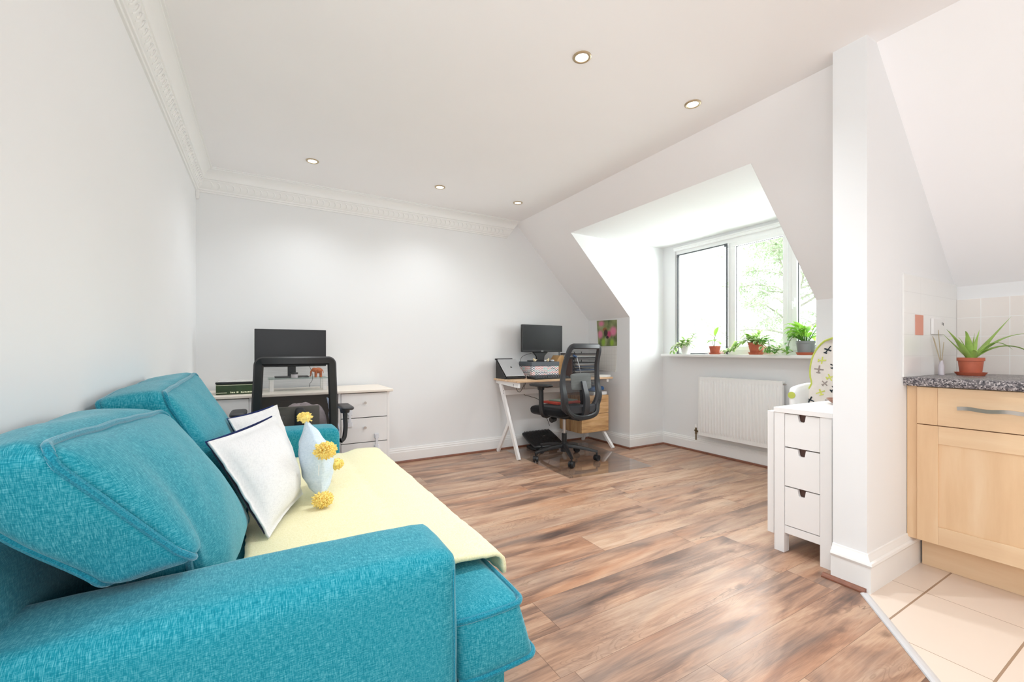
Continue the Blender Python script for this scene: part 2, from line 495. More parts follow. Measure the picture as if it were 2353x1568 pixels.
    # dark cracks and knots
    ck = gn(2.2, 16, 3, .5, 1.0)
    rk = ramp(nt, [(0.485, (0, 0, 0, 1)), (0.5, (1, 1, 1, 1)), (0.515, (0, 0, 0, 1))]); nt.links.new(ck, rk.inputs[0])
    mk = ramp(nt, [(0.60, (0, 0, 0, 1)), (0.68, (1, 1, 1, 1))]); nt.links.new(gn(1.6, 7, 2, .5), mk.inputs[0])
    c1 = mixc(nt, mathn(nt, 'MULTIPLY', mathn(nt, 'MULTIPLY', rk.outputs[0], mk.outputs[0]), 0.7), c1, lin((84, 60, 48)))
    vo = N(nt, 'ShaderNodeTexVoronoi'); mpv = N(nt, 'ShaderNodeMapping'); mpv.inputs['Scale'].default_value = (2.6, 5.2, 1); nt.links.new(gc.outputs[0], mpv.inputs[0]); nt.links.new(mpv.outputs[0], vo.inputs['Vector']); vo.inputs['Scale'].default_value = 1.0
    kd = mathn(nt, 'ADD', vo.outputs['Distance'], mathn(nt, 'MULTIPLY', mathn(nt, 'SUBTRACT', gn(30, 60, 2), .5), 0.10))
    kn = ramp(nt, [(0.03, (1, 1, 1, 1)), (0.10, (0, 0, 0, 1))]); nt.links.new(kd, kn.inputs[0])
    c1 = mixc(nt, mathn(nt, 'MULTIPLY', kn.outputs[0], 0.6), c1, lin((98, 74, 62)))
    # seams between the boards
    def edge(fr, width):
        d = mathn(nt, 'MINIMUM', fr, mathn(nt, 'SUBTRACT', 1.0, fr)); return mathn(nt, 'LESS_THAN', d, width)
    seam = mathn(nt, 'MAXIMUM', edge(fy, 0.0048), edge(fx, 0.0010))
    c2 = mixc(nt, mathn(nt, 'MULTIPLY', seam, 0.62), c1, lin((88, 60, 46)))
    nt.links.new(c2, b.inputs['Base Color'])
    rr = ramp(nt, [(0.3, (.30, .30, .30, 1)), (0.7, (.42, .42, .42, 1))]); nt.links.new(grain, rr.inputs[0]); nt.links.new(rr.outputs[0], b.inputs['Roughness'])
    b.inputs['Specular IOR Level'].default_value = 0.5
    bump(nt, b, mathn(nt, 'SUBTRACT', fine, mathn(nt, 'MULTIPLY', seam, 1.0)), 0.12, 0.001)
    return m
M['floor'] = wood_floor()
def tile_mat(name, base, grout, wx, wy, x0, y0, gx, gy, plane='xy', rough=0.3, var=0.03):
    m, nt, b = new_mat(name)
    t = N(nt, 'ShaderNodeTexCoord'); sx = N(nt, 'ShaderNodeSeparateXYZ'); nt.links.new(t.outputs['Object'], sx.inputs[0])
    U = sx.outputs['XYZ'.index(plane[0].upper())]; V = sx.outputs['XYZ'.index(plane[1].upper())]
    u = mathn(nt, 'DIVIDE', mathn(nt, 'SUBTRACT', U, x0 - 40*wx), wx); v = mathn(nt, 'DIVIDE', mathn(nt, 'SUBTRACT', V, y0 - 40*wy), wy)
    fu, fv = mathn(nt, 'FRACT', u), mathn(nt, 'FRACT', v)
    du = mathn(nt, 'MINIMUM', fu, mathn(nt, 'SUBTRACT', 1.0, fu)); dv = mathn(nt, 'MINIMUM', fv, mathn(nt, 'SUBTRACT', 1.0, fv))
    g = mathn(nt, 'MAXIMUM', mathn(nt, 'LESS_THAN', du, gx/wx/2), mathn(nt, 'LESS_THAN', dv, gy/wy/2))
    cb = N(nt, 'ShaderNodeCombineXYZ'); nt.links.new(mathn(nt, 'FLOOR', u), cb.inputs[0]); nt.links.new(mathn(nt, 'FLOOR', v), cb.inputs[1])
    w2 = N(nt, 'ShaderNodeTexWhiteNoise', noise_dimensions='2D'); nt.links.new(cb.outputs[0], w2.inputs['Vector'])
    c = lin(base); rv = ramp(nt, [(0, tuple(x*(1-var) for x in c[:3])+(1,)), (1, tuple(min(1, x*(1+var)) for x in c[:3])+(1,))])
    mix = mathn(nt, 'ADD', mathn(nt, 'MULTIPLY', w2.outputs['Value'], .5), mathn(nt, 'MULTIPLY', tnoise(nt, coords(nt), 6, 3), .5))
    nt.links.new(mix, rv.inputs[0])
    nt.links.new(mixc(nt, g, rv.outputs[0], lin(grout)), b.inputs['Base Color'])
    b.inputs['Roughness'].default_value = rough
    bump(nt, b, mathn(nt, 'SUBTRACT', 1.0, g), 0.3, 0.001)
    return m
M['floor_tile'] = tile_mat('cream_floor_tiles', (226, 210, 196), (160, 134, 112), 0.475, 0.30, 2.003, 0.403, 0.003, 0.007)
M['tile_pale'] = tile_mat('white_wall_tiles', (240, 240, 238), (232, 232, 230), 0.21, 0.104, 2.646, 0.92, 0.003, 0.003, 'xz', 0.2, 0.01)
M['tile_beige'] = tile_mat('beige_wall_tiles', (236, 230, 225), (245, 245, 243), 0.105, 0.104, 0.838, 0.92, 0.0035, 0.0025, 'yz', 0.2, 0.015)
M['bead'] = plain('brown_floor_beading', (126, 78, 58), 0.45, var=0.15, vscale=30)
M['strip'] = plain('grey_metal_threshold', (214, 214, 216), 0.35, 0.25)

# ------------------------------------------------------------------ the setting
XL, YB, ZC = -0.45, 4.0, 2.43
XK, ZK = 3.39, 1.41          # knee wall
XW = 3.91                    # dormer window wall
D0, D1, ZD = 1.54, 3.33, 2.205   # dormer sides and its ceiling
PY0, PY1, PX = 0.835, 0.965, 2.275  # partition
YR = -2.6
# floor: planks everywhere, a sliver thick; tiles on the kitchen side of the threshold
thr = [(2.236, 0.829), (1.838, 0.497)]
dx, dy = thr[1][0]-thr[0][0], thr[1][1]-thr[0][1]
far = (thr[0][0]+dx*5.2, thr[0][1]+dy*5.2)
mb = MB(); mb.prism([(XL, YB), (XL, YR), (far[0], YR), far, thr[0], (2.29, 0.85), (2.29, 0.985), (XK, 0.985), (XK, D0), (XW, D0), (XW, D1), (XK, D1), (XK, YB)][::-1], 'z', -0.06, 0)
struct(mb.build('floor', M['floor']))
mb = MB(); mb.prism([thr[0], far, (far[0], YR), (XK, YR), (XK, PY0), (2.29, PY0)], 'z', -0.06, 0.001)
struct(mb.build('floor_tiles', M['floor_tile']))
mb = MB()
n_ = Vector((-dy, dx, 0)).normalized()
sect = [(-0.017, 0), (-0.014, 0.004), (-0.005, 0.0065), (0.005, 0.0065), (0.014, 0.004), (0.017, 0)]
mb.sweep([(thr[0][0], thr[0][1], 0.001), (far[0], far[1], 0.001)], sect, (0, 0, 1))
struct(mb.build('trim_1', M['strip']))

W = M['wall']
mb = MB(); mb.box((XL-.12, 0.60, -0.06), (XL, YB+.12, ZC+.1)); mb.box((XL-.12, YR-.12, -0.06), (XL, -1.0, ZC+.1)); mb.box((XL-.12, -1.0, -0.06), (XL, .60, .70)); mb.box((XL-.12, -1.0, 2.10), (XL, .60, ZC+.1))   # an unseen opening added to let the side fill in
struct(mb.build('wall_left', W))
mb = MB(); mb.prism([(XL, -0.06), (XK+.02, -0.06), (XK+.02, ZK-.02), (2.37, ZC+.02), (XL, ZC+.02)], 'y', YB, YB+.12); struct(mb.build('wall_back', W))
# knee wall: behind the desk, by the high chair, in the kitchen
mb = MB(); mb.box((XK, D1+.0025, -0.06), (XK+.10, YB+.12, ZK)); mb.box((XK, PY1, -0.06), (XK+.10, D0-.0025, ZK)); struct(mb.build('wall_right', W))
mb = MB(); mb.box((XK, YR, -0.06), (XK+.10, PY1, ZK)); struct(mb.build('wall_kitchen', W))
# dormer cheeks, window wall
mb = MB(); mb.prism([(XK, -0.06), (XW+.12, -0.06), (XW+.12, ZD+.05), (4.8-ZD+.03, ZD+.05), (4.8-ZD, ZD), (XK, ZK)], 'y', D1, D1+.0025); struct(mb.build('wall_dormer_left', W))
mb = MB(); mb.prism([(XK, -0.06), (XW+.12, -0.06), (XW+.12, ZD+.05), (4.8-ZD+.03, ZD+.05), (4.8-ZD, ZD), (XK, ZK)], 'y', D0-.0025, D0); struct(mb.build('wall_dormer_right', W))
WY0, WY1, WZ0, WZ1 = 1.62, 3.165, 1.0, 2.15
mb = MB()
mb.box((XW, D0-.1, -0.06), (XW+.12, D1+.1, WZ0-.015)); mb.box((XW, D0-.1, WZ1), (XW+.12, D1+.1, ZD+.05))
mb.box((XW, D0-.1, WZ0-.015), (XW+.12, WY0, WZ1)); mb.box((XW, WY1, WZ0-.015), (XW+.12, D1+.1, WZ1))
struct(mb.build('wall_window', W))
# ceiling: flat, dormer ceiling, slope with the dormer hole
mb = MB(); mb.box((XL-.12, YR-.12, ZC), (2.37+.03, YB+.12, ZC+.10)); struct(mb.build('ceiling', M['ceiling']))
mb = MB(); mb.box((4.8-ZD, D0-.05, ZD), (XW+.05, D1+.05, ZD+.06)); struct(mb.build('ceiling_dormer', M['wall']))
mb = MB()
def slope_panel(y0, y1, za, zb):
    P = [(4.8-za, y0, za), (4.8-zb, y0, zb), (4.8-zb, y1, zb), (4.8-za, y1, za)]
    mb.hexa(P + [(p[0]+.06, p[1], p[2]+.06) for p in P])
slope_panel(D1+.0025, YB+.12, ZC, ZK); slope_panel(YR-.12, D0-.0025, ZC, ZK); slope_panel(D0-.0025, D1+.0025, ZC, ZD)
struct(mb.build('ceiling_slope', M['ceiling']))
# partition: cut to the slope
mb = MB(); mb.prism([(PX, -0.06), (XK+.02, -0.06), (XK+.02, ZK-.02), (2.37, ZC+.015), (PX, ZC+.015)], 'y', PY0, PY1); struct(mb.build('wall_partition', W))
# rear wall with an unseen opening that lets daylight in
mb = MB()
mb.box((XL-.12, YR-.12, -.06), (XK+.1, YR, 0.9)); mb.box((XL-.12, YR-.12, 2.0), (XK+.1, YR, ZC+.1)); mb.box((XL-.12, YR-.12, .9), (-.15, YR, 2.0)); mb.box((1.15, YR-.12, .9), (XK+.1, YR, 2.0))
struct(mb.build('wall_rear', W))

# ---- cornice
prof = [(0, 2.255), (.010, 2.256), (.012, 2.268), (.020, 2.270), (.022, 2.280), (.027, 2.284), (.036, 2.298), (.043, 2.316), (.046, 2.334), (.049, 2.338), (.049, 2.346),
        (.056, 2.350), (.057, 2.360), (.060, 2.372), (.066, 2.388), (.076, 2.402), (.090, 2.413), (.096, 2.415), (.097, 2.421), (.108, 2.423), (.108, 2.431), (0, 2.431)]
mb = MB()
A, B = [], []
for (d, z) in prof:
    A.append(mb.v((XL+d, YR+.02, z))); B.append(mb.v((XL+d, YB-d, z)))
for k in range(len(prof)-1): mb.f((A[k], A[k+1], B[k+1], B[k]))
mb.f(A); 
# leaf-and-cup ornament along the middle band
y = -0.9
while y < YB-.08:
    c = Vector((XL+.040, y, 2.308)); t = Vector((.5, 0, .86)); n = Vector((.86, 0, -.5)); w = Vector((0, 1, 0))
    path = []
    for k in range(7):
        a = -1.25 + 2.5*k/6
        path.append(c + w*(.017*math.cos(a)) + t*(.023*math.sin(a)))
    mb.tube(path, .0050, 5, ref=tuple(n))
    path = [c - w*.007 + w*(.010*math.cos(a)) + t*(.013*math.sin(a)) for a in (-1.2, -.6, 0, .6, 1.2)]
    mb.tube(path, .0040, 5, ref=tuple(n))
    y += .046
struct(mb.build('trim_2', M['gloss_white'], smooth=True, angle=30))
mb = MB(); A, B = [], []
for (d, z) in prof:
    A.append(mb.v((XL+d, YB-d, z))); xe = 2.25 + (z-2.255)/(2.431-2.255)*.11
    B.append(mb.v((xe, YB-d, z)))
for k in range(len(prof)-1): mb.f((A[k], A[k+1], B[k+1], B[k]))
mb.f(B[::-1])
x = XL+.09
while x < 2.2:
    c = Vector((x, YB-.040, 2.308)); t = Vector((0, -.5, .86)); n = Vector((0, -.86, -.5)); w = Vector((1, 0, 0))
    mb.tube([c + w*(.017*math.cos(a)) + t*(.023*math.sin(a)) for a in (-1.25, -.8, -.4, 0, .4, .8, 1.25)], .0050, 5, ref=tuple(n))
    x += .046
struct(mb.build('trim_3', M['gloss_white'], smooth=True, angle=30))
# ---- skirting boards and floor beading
sk = [(0, 0), (.016, 0), (.016, .095), (.013, .105), (.014, .112), (.010, .122), (.008, .135), (0, .135)]
bd = [(.0, .0), (.024, .0), (.0235, .005), (.021, .011), (.017, .015), (.0, .016)]
def run(mb, prof, p, q, nrm, z0=0.0, m0=0, m1=0):
    """profile (depth, z) from p to q; nrm points into the room; m0/m1: +1 outside, -1 inside mitre"""
    p, q, nrm = Vector(p), Vector(q), Vector(nrm); t = (q-p).normalized()
    A = [mb.v(p + nrm*d - t*(d*m0) + Vector((0, 0, z+z0))) for (d, z) in prof]
    B = [mb.v(q + nrm*d + t*(d*m1) + Vector((0, 0, z+z0))) for (d, z) in prof]
    for k in range(len(prof)-1): mb.f((A[k], A[k+1], B[k+1], B[k]))
    mb.f(A[::-1]); mb.f(B)
bd2 = [(d+.016, z) for d, z in bd]
mb = MB(); run(mb, sk, (XL, YB, 0), (XK, YB, 0), (0, -1, 0), 0, -1, -1); struct(mb.build('baseboard_back', M['gloss_white']))
mb = MB(); run(mb, sk, (XL, YR, 0), (XL, YB, 0), (1, 0, 0), 0, 0, -1); struct(mb.build('baseboard_left', M['gloss_white']))
mb = MB(); run(mb, sk, (XK, YB, 0), (XK, D1, 0), (-1, 0, 0), 0, -1, 1); struct(mb.build('baseboard_right', M['gloss_white']))
mb = MB(); run(mb, sk, (XK, D1, 0), (XW, D1, 0), (0, -1, 0), 0, 1, -1); struct(mb.build('baseboard_dormer', M['gloss_white']))
mb = MB(); run(mb, sk, (XW, D1, 0), (XW, D0, 0), (-1, 0, 0), 0, -1, -1); struct(mb.build('baseboard_window', M['gloss_white']))
mb = MB(); run(mb, bd2, (XL, YB, 0), (XK, YB, 0), (0, -1, 0), 0, -1, -1); struct(mb.build('trim_4', M['bead']))
mb = MB(); run(mb, bd2, (XK, YB, 0), (XK, D1, 0), (-1, 0, 0), 0, -1, 1); struct(mb.build('trim_5', M['bead']))
mb = MB(); run(mb, bd2, (XK, D1, 0), (XW, D1, 0), (0, -1, 0), 0, 1, -1); struct(mb.build('trim_6', M['bead']))
mb = MB(); run(mb, bd2, (XW, D1, 0), (XW, D0, 0), (-1, 0, 0), 0, -1, -1); struct(mb.build('trim_7', M['bead']))
# taller torus skirting round the partition end
sk2 = [(0, 0), (.020, 0), (.020, .108), (.024, .113), (.027, .121), (.024, .130), (.016, .134), (.014, .141), (.007, .150), (.005, .160), (0, .162)]
mb = MB()
run(mb, sk2, (PX, PY0, 0), (2.835, PY0, 0), (0, -1, 0), 0.001, 1, 0)
run(mb, sk2, (PX, PY1, 0), (PX, PY0, 0), (-1, 0, 0), 0.001, 0, 1)
struct(mb.build('baseboard_partition', M['gloss_white'], smooth=True, angle=30))
mb = MB()
mb.sweep([(PX-.030, PY1+.03, .001), (PX-.030, PY0-.005, .001)], [(-.012, 0), (.012, 0), (.011, .006), (.006, .012), (-.002, .016), (-.011, .017)], (0, 0, 1))
struct(mb.build('trim_8', M['bead']))

# ---- dormer window
win = bpy.data.objects.new('window_1', None); COL.objects.link(win); win.location = (XW+.02, 2.4, 1.5); struct(win)
WO = win.location
fx0, fx1 = XW+.015, XW+.075
U = M['upvc']
mb = MB(WO)
mb.box((fx0, WY0, WZ1-.055), (fx1, WY1, WZ1)); mb.box((fx0, WY0, WZ0), (fx1, WY1, WZ0+.05))
mb.box((fx0, WY1-.045, WZ0+.05), (fx1, WY1, WZ1-.055)); mb.box((fx0, WY0, WZ0+.05), (fx1, WY0+.045, WZ1-.055))
mb.box((fx0, 2.515, WZ0+.05), (fx1, 2.555, WZ1-.055)); mb.box((fx0, 1.965, WZ0+.05), (fx1, 2.000, WZ1-.055))
mb.build('window_frame', U, win, bevel=.004)
mb = MB(WO)   # head trim
mb.box((XW-.012, WY0-.01, WZ1-.012), (fx0+.002, WY1+.012, WZ1+.028)); mb.box((XW-.02, WY0-.01, WZ1+.012), (XW, WY1+.012, WZ1+.026)); mb.build('head_trim', U, win, bevel=.003)
def sash(y0, y1, z0, z1, w, x0, x1):
    m_ = MB(WO)
    m_.box((x0, y0, z0), (x1, y1, z0+w)); m_.box((x0, y0, z1-w), (x1, y1, z1)); m_.box((x0, y0, z0+w), (x1, y0+w, z1-w)); m_.box((x0, y1-w, z0+w), (x1, y1, z1-w))
    return m_
cs = sash(2.000, 2.515, WZ0+.05, WZ1-.055, .040, fx0-.012, fx1-.012).build('sash', U, win, bevel=.004)
sash(2.040, 2.475, WZ0+.09, WZ1-.095, .004, fx0+.008, fx0+.016).build('gasket', M['black_plastic'], cs)
rs = sash(1.665, 1.965, WZ0+.05, WZ1-.055, .040, fx0-.012, fx1-.012).build('sash', U, win, bevel=.004)
sash(1.705, 1.925, WZ0+.09, WZ1-.095, .004, fx0+.008, fx0+.016).build('gasket', M['black_plastic'], rs)
hm = MB(WO); hm.box((fx0-.026, 1.937, 1.42), (fx0-.010, 1.953, 1.50)); hm.cyl((fx0-.026, 1.945, 1.455), (fx0-.045, 1.945, 1.455), .008, n=10); hm.box((fx0-.054, 1.938, 1.40), (fx0-.042, 1.952, 1.47)); hm.build('window_handle', U, rs, bevel=.003)
M['glass'] = glassy('window_glass', (0.97, 0.985, 0.98), 0.12)
M['screen_frame'] = plain('dark_grey_screen_frame', (88, 92, 96), 0.45)
for (a, b_) in ((1.705, 1.925), (2.040, 2.475)):
    g = MB(WO); g.box((fx0+.022, a, WZ0+.09), (fx0+.026, b_, WZ1-.095)); g.build('glass_pane', M['glass'], win)
# insect screen in the left light: thin grey frame with corner clips
ins = sash(2.556, WY1-.022, WZ0+.004, WZ1-.052, .012, XW+.002, XW+.012).build('insect_screen_frame', M['screen_frame'], win)
c_ = MB(WO)
for (yy, zz) in ((2.556, WZ1-.052-.03), (WY1-.022-.03, WZ1-.052-.03)): c_.box((XW-.002, yy, zz), (XW+.004, yy+.03, zz+.03))
c_.build('corner_clip', M['screen_frame'], ins)
# the left casement stands open outside
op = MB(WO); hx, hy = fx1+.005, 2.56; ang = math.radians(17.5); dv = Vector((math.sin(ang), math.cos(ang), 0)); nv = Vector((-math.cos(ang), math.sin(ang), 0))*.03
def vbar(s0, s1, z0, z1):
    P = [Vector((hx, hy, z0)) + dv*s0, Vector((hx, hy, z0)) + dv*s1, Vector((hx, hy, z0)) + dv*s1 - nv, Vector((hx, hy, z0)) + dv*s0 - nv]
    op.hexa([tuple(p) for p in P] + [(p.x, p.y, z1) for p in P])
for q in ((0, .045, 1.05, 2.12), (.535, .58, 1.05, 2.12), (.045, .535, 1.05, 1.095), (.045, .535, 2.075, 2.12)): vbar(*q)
os_ = op.build('open_casement', plain('shaded_casement_white', (184, 190, 196), .4), win)  # grey carries the shade on this white frame
g = MB(WO); P = [Vector((hx, hy, 1.095)) + dv*.045 - nv*.5, Vector((hx, hy, 1.095)) + dv*.535 - nv*.5]
g.hexa([tuple(P[0]), tuple(P[1]), tuple(P[1]-nv*.1), tuple(P[0]-nv*.1)] + [(p.x, p.y, 2.075) for p in (P[0], P[1], P[1]-nv*.1, P[0]-nv*.1)]); g.build('glass_pane', M['glass'], os_)
sill = MB(WO); sill.prism([(3.783, .990), (3.788, .984), (fx0+.01, .984), (fx0+.01, 1.013), (3.788, 1.013), (3.783, 1.007)], 'y', D0+.004, 3.255); sill.build('window_sill', M['gloss_white'], win, bevel=.005)
SILL = 1.0131

# ---- ceiling downlights
M['lamp'] = emit('warm_lamp_face', (1.0, 0.93, 0.80), 6.0)
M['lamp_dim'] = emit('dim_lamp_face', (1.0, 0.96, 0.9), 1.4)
M['ring'] = plain('brushed_gold_ring', (196, 178, 150), 0.35, 0.6)
for (x, y, lab, lit) in ((1.29, 1.571, 'recessed ceiling downlight nearest the camera, with a warm gold rim', 1), (2.072, 1.559, 'recessed downlight beside the sloping ceiling, towards the white partition', 1),
                    (0.301, 3.414, 'recessed downlight close to the left wall, above the white desk', 1), (1.28, 3.42, 'middle of the three small downlights along the back wall', 1),
                    (2.044, 3.418, 'unlit recessed downlight in the far corner by the slope', 0)):
    t = thing('ceiling_downlight', lab, 'ceiling light', (x, y, ZC), 0, 'recessed ceiling downlights')
    mb = MB(); mb.lathe([(.030, 0.000), (.030, -.004), (.034, -.0065), (.040, -.006), (.044, -.003), (.044, 0.000)], n=28); mb.build('trim_ring', M['ring'], t, smooth=True)
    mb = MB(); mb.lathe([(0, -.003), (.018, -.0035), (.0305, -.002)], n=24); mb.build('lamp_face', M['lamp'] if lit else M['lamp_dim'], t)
    if lit:
        downlight_beam((0, 0, -.02), (60 if x < 2 else 42) if y < 2 else 18, t)
# small white box under the cornice in the corner
t = MB((XL+.010, 3.975, 2.22))
t.hexa([(XL+.001, 3.985, 2.200), (XL+.020, 3.985, 2.200), (XL+.020, 3.998, 2.200), (XL+.001, 3.998, 2.200), (XL+.001, 3.965, 2.262), (XL+.022, 3.965, 2.262), (XL+.022, 3.998, 2.262), (XL+.001, 3.998, 2.262)])
o = t.build('corner_sensor', M['white_furn'], bevel=.002); o.location = (XL+.010, 3.975, 2.22)
tag(o, 'tiny white wedge-shaped sensor box high in the corner under the cornice', 'sensor')
# ------------------------------------------------------------------ the sofa
SX0, SX1, SY0, SY1 = -0.435, 0.378, 0.885, 2.86
AIN0, AIN1, AH = 1.105, 2.64, 0.60
TE = M['teal']
sofa = thing('sofa', 'teal fabric two-seater sofa with square arms, along the left wall in front of the camera', 'sofa', (-0.02, 1.87, 0))
SO = sofa.location
mb = MB(SO); soft(mb, [(SX0+.01,SY0+.02,.05),(.535,SY0+.06,.05),(.535,SY1-.06,.05),(SX0+.01,SY1-.02,.05),(SX0+.01,SY0+.02,.268),(.535,SY0+.06,.268),(.535,SY1-.06,.268),(SX0+.01,SY1-.02,.268)], (.005,.003,.0), .025, 10)
mb.build('base', TE, sofa, smooth=True, angle=60)
mb = MB(SO); soft(mb, [(SX0,SY0+.01,.05),(-.315,SY0+.01,.05),(-.315,SY1-.01,.05),(SX0,SY1-.01,.05),(SX0,SY0+.01,.72),(-.385,SY0+.01,.72),(-.385,SY1-.01,.72),(SX0,SY1-.01,.72)], (.004,.002,.006), .025, 12)
mb.build('back_frame', TE, sofa, smooth=True, angle=60)
for (y0, y1, sd_) in ((SY0, AIN0, -1), (AIN1, SY1, 1)):
    mb = MB(SO)
    surf, L = soft(mb, [(SX0+.002,y0,.045),(SX1,y0,.045),(SX1,y1,.045),(SX0+.002,y1,.045),(SX0+.002,y0,AH),(SX1,y0,AH),(SX1,y1,AH),(SX0+.002,y1,AH)], (.006,.007,.010), .034, 18, .0025, 3+sd_, ws=9)
    am = mb.build('arm', TE, sofa, smooth=True, angle=60)
    mb = MB(SO); path = []
    for (b_, c_) in ((-.93, -1), (-.93, .86)):
        pass
    yy = y0 if sd_ < 0 else y1
    mb.tube([surf((.985, sd_*-1*-.985 if sd_ < 0 else .985, -1 + 1.86*k/20)) for k in range(21)], .0035, 6); mb.build('piping', M['teal_cord'], am, smooth=True)
# seat cushion, wrapping round in front of the arms
mb = MB(SO)
soft(mb, [(-.33,AIN0+.004,.262),(.40,AIN0+.004,.262),(.40,AIN1-.004,.262),(-.33,AIN1-.004,.262),(-.33,AIN0+.004,.425),(.40,AIN0+.004,.425),(.40,AIN1-.004,.425),(-.33,AIN1-.004,.425)], (.0,.0,.028), .03, 16)
TC0, TC1 = .93, 2.80
surfT, LT = soft(mb, [(.384,TC0,.248),(.622,TC0,.248),(.622,TC1,.248),(.384,TC1,.248),(.384,TC0+.008,.420),(.565,TC0+.008,.420),(.565,TC1-.008,.420),(.384,TC1-.008,.420)], (.018,.014,.020), .030, 22, .003, 5)
seat = mb.build('seat_cushion', TE, sofa, smooth=True, angle=60)
mb = MB(SO)
def ringpath(zc):
    pts = []
    R = .93
    for (x, y) in [(-.96, -1), (-.5, -1), (0, -1), (.4, -1), (.72, -1)]: pts.append(surfT((x, -1, zc)))
    for k in range(1, 8):
        a = -PI/2 + PI/2*k/8; pts.append(surfT((.74+.26*math.cos(a), -.97+.03*math.sin(a) , zc)))
    for k in range(1, 40): pts.append(surfT((1, -.965 + 1.93*k/40, zc)))
    for k in range(1, 8):
        a = PI/2*k/8; pts.append(surfT((.74+.26*math.cos(a), .97+.03*math.sin(a), zc)))
    for x in (.72, .4, 0, -.5, -.96): pts.append(surfT((x, 1, zc)))
    return pts
c0 = Vector((.47, 1.86, .33))
for zc in (.86, -.86):
    p = ringpath(zc)
    mb.tube([q + (Vector((q.x, q.y, 0)) - Vector((c0.x, min(max(q.y, TC0+.1), TC1-.1), 0))).normalized()*.005 for q in p], .0078, 8)
mb.build('piping', M['teal_cord'], seat, smooth=True)
for (x, y) in ((.40, .98), (.40, 2.76), (-.36, .98), (-.36, 2.76)):
    mb = MB(SO); mb.cyl((x, y, 0), (x, y, .055), .022, .028, 12); mb.build('foot', M['black_plastic'], sofa, smooth=True)

def box_cushion(name, label, C, bulge, seed, wr=.006, rr=.11, deform=None):
    cen = sum((Vector(c) for c in C), Vector())/8
    t = thing(name, label, 'cushion', cen, 0, 'loose teal back cushions of the sofa')
    mb = MB(cen); surf, L = soft(mb, C, bulge, .035, 26, wr, seed, ws=5.0, one_sided=True, deform=deform)
    body = mb.build('cover', TE, t, smooth=True, angle=60)
    for sd_ in (1, -1):
        mb = MB(cen); piping(mb, surf, L, 0, sd_*.97, .0068, rr, 10, .003); mb.build('piping', M['teal_cord'], t, smooth=True)
    return t
def slump(p, q):
    # the near end rests on the arm; just inside the arm the bottom drops to the seat, which folds the face
    t_ = max(0, min(1, (q[1]+.70)/.26)); t_ = t_*t_*(3-2*t_)
    line = .640 + (.500-.640)*(q[1]+1)/2
    w = ((1-q[2])/2)**1.6
    p = p + Vector((0, 0, -(line-.486)*t_*w*1.12))
    fold = math.exp(-((q[1]+.60)/.16)**2)*w*(1 if q[0] > 0 else 0)
    return p + Vector((-.030*fold*max(0, q[0]), 0, 0))
# near cushion rides up onto the near arm; corner order: a = back->front, b = near->far, c = bottom->top
box_cushion('back_cushion', 'big teal box cushion slumped over the near sofa arm, nearest the camera',
    [(-.245,1.010,.634),(-.118,1.020,.646),(-.025,1.64,.500),(-.20,1.64,.50), (-.430,.90,.862),(-.280,.862,.918),(-.250,1.575,.885),(-.42,1.585,.89)], (.058,.014,.034), 2.0, .010, deform=slump)
box_cushion('back_cushion', 'far teal back cushion behind the two pale linen pillows, its corner peaking highest',
    [(-.25,1.70,.482),(-.045,1.70,.482),(-.06,2.50,.482),(-.26,2.50,.482), (-.425,1.655,.900),(-.270,1.655,.925),(-.278,2.42,.955),(-.43,2.42,.93)], (.050,.02,.012), 9.0, .009)

# ---- throw over the seat
def seat_h(x, y):
    u = max(-1, min(1, (x-.03)/.40)); v = max(-1, min(1, (y-1.87)/.80))
    return .4465 + .012*max(0, 1-u*u)**.7*max(0, 1-v*v)**.5
mb = MB((.2, 1.9, .44)); G = []
NX, NY = 44, 84
for j in range(NY+1):
    row = []
    vy = j/NY
    y0_, y1_ = 1.133, 2.612
    for i in range(NX+1):
        s_ = i/NX*1.0
        y = y0_ + (y1_-y0_)*vy
        wob = .010*noise.noise(Vector((s_*5, vy*9, 3)))
        d = s_*(.724 + .012*math.sin(vy*9) + .02*noise.noise(Vector((vy*5, 1, 1))))
        # path: flat from x=-.22 to the rounded front edge, then down the front
        flat = .630
        if d < flat:
            x = -.05 + d; z = seat_h(x, y) + .014
            if x > .38: z = .4605 + .006*math.sin(PI*min(1, max(0, (x-.38)/.19)))
        else:
            e = d - flat; r = .045; a = min(e/r, PI/2)
            x = -.05 + flat + r*math.sin(a)*.9; z = .4605 - r*(1-math.cos(a)) - max(0, e - r*PI/2)
        if x > .410:   # spreads sideways in front of the arms, short of the near end
            k = min(1, (x-.410)/.05)
            y = y + k*((-.028) if vy < .1 else 0) + k*.06*max(0, vy-.8)/.2
        z += wob*.35 + .0022*noise.noise(Vector((x*60, y*60, 1))) + .0015*noise.noise(Vector((x*140, y*140, 5)))
        row.append(mb.v((x + .004*noise.noise(Vector((s_*40, vy*60, 7))), y + (.006*noise.noise(Vector((x*35, vy*3, 2))) if j in (0, NY) else 0), z)))
    G.append(row)
for j in range(NY):
    for i in range(NX): mb.f((G[j][i], G[j][i+1], G[j+1][i+1], G[j+1][i]))
th = mb.build('throw_blanket', M['throw'], smooth=True, angle=80)
th.location = (.2, 1.9, .44)
so_ = th.modifiers.new('thick', 'SOLIDIFY'); so_.thickness = .011; so_.offset = -1
tag(th, 'pale yellow fleece throw spread over the seat of the teal sofa', 'throw')

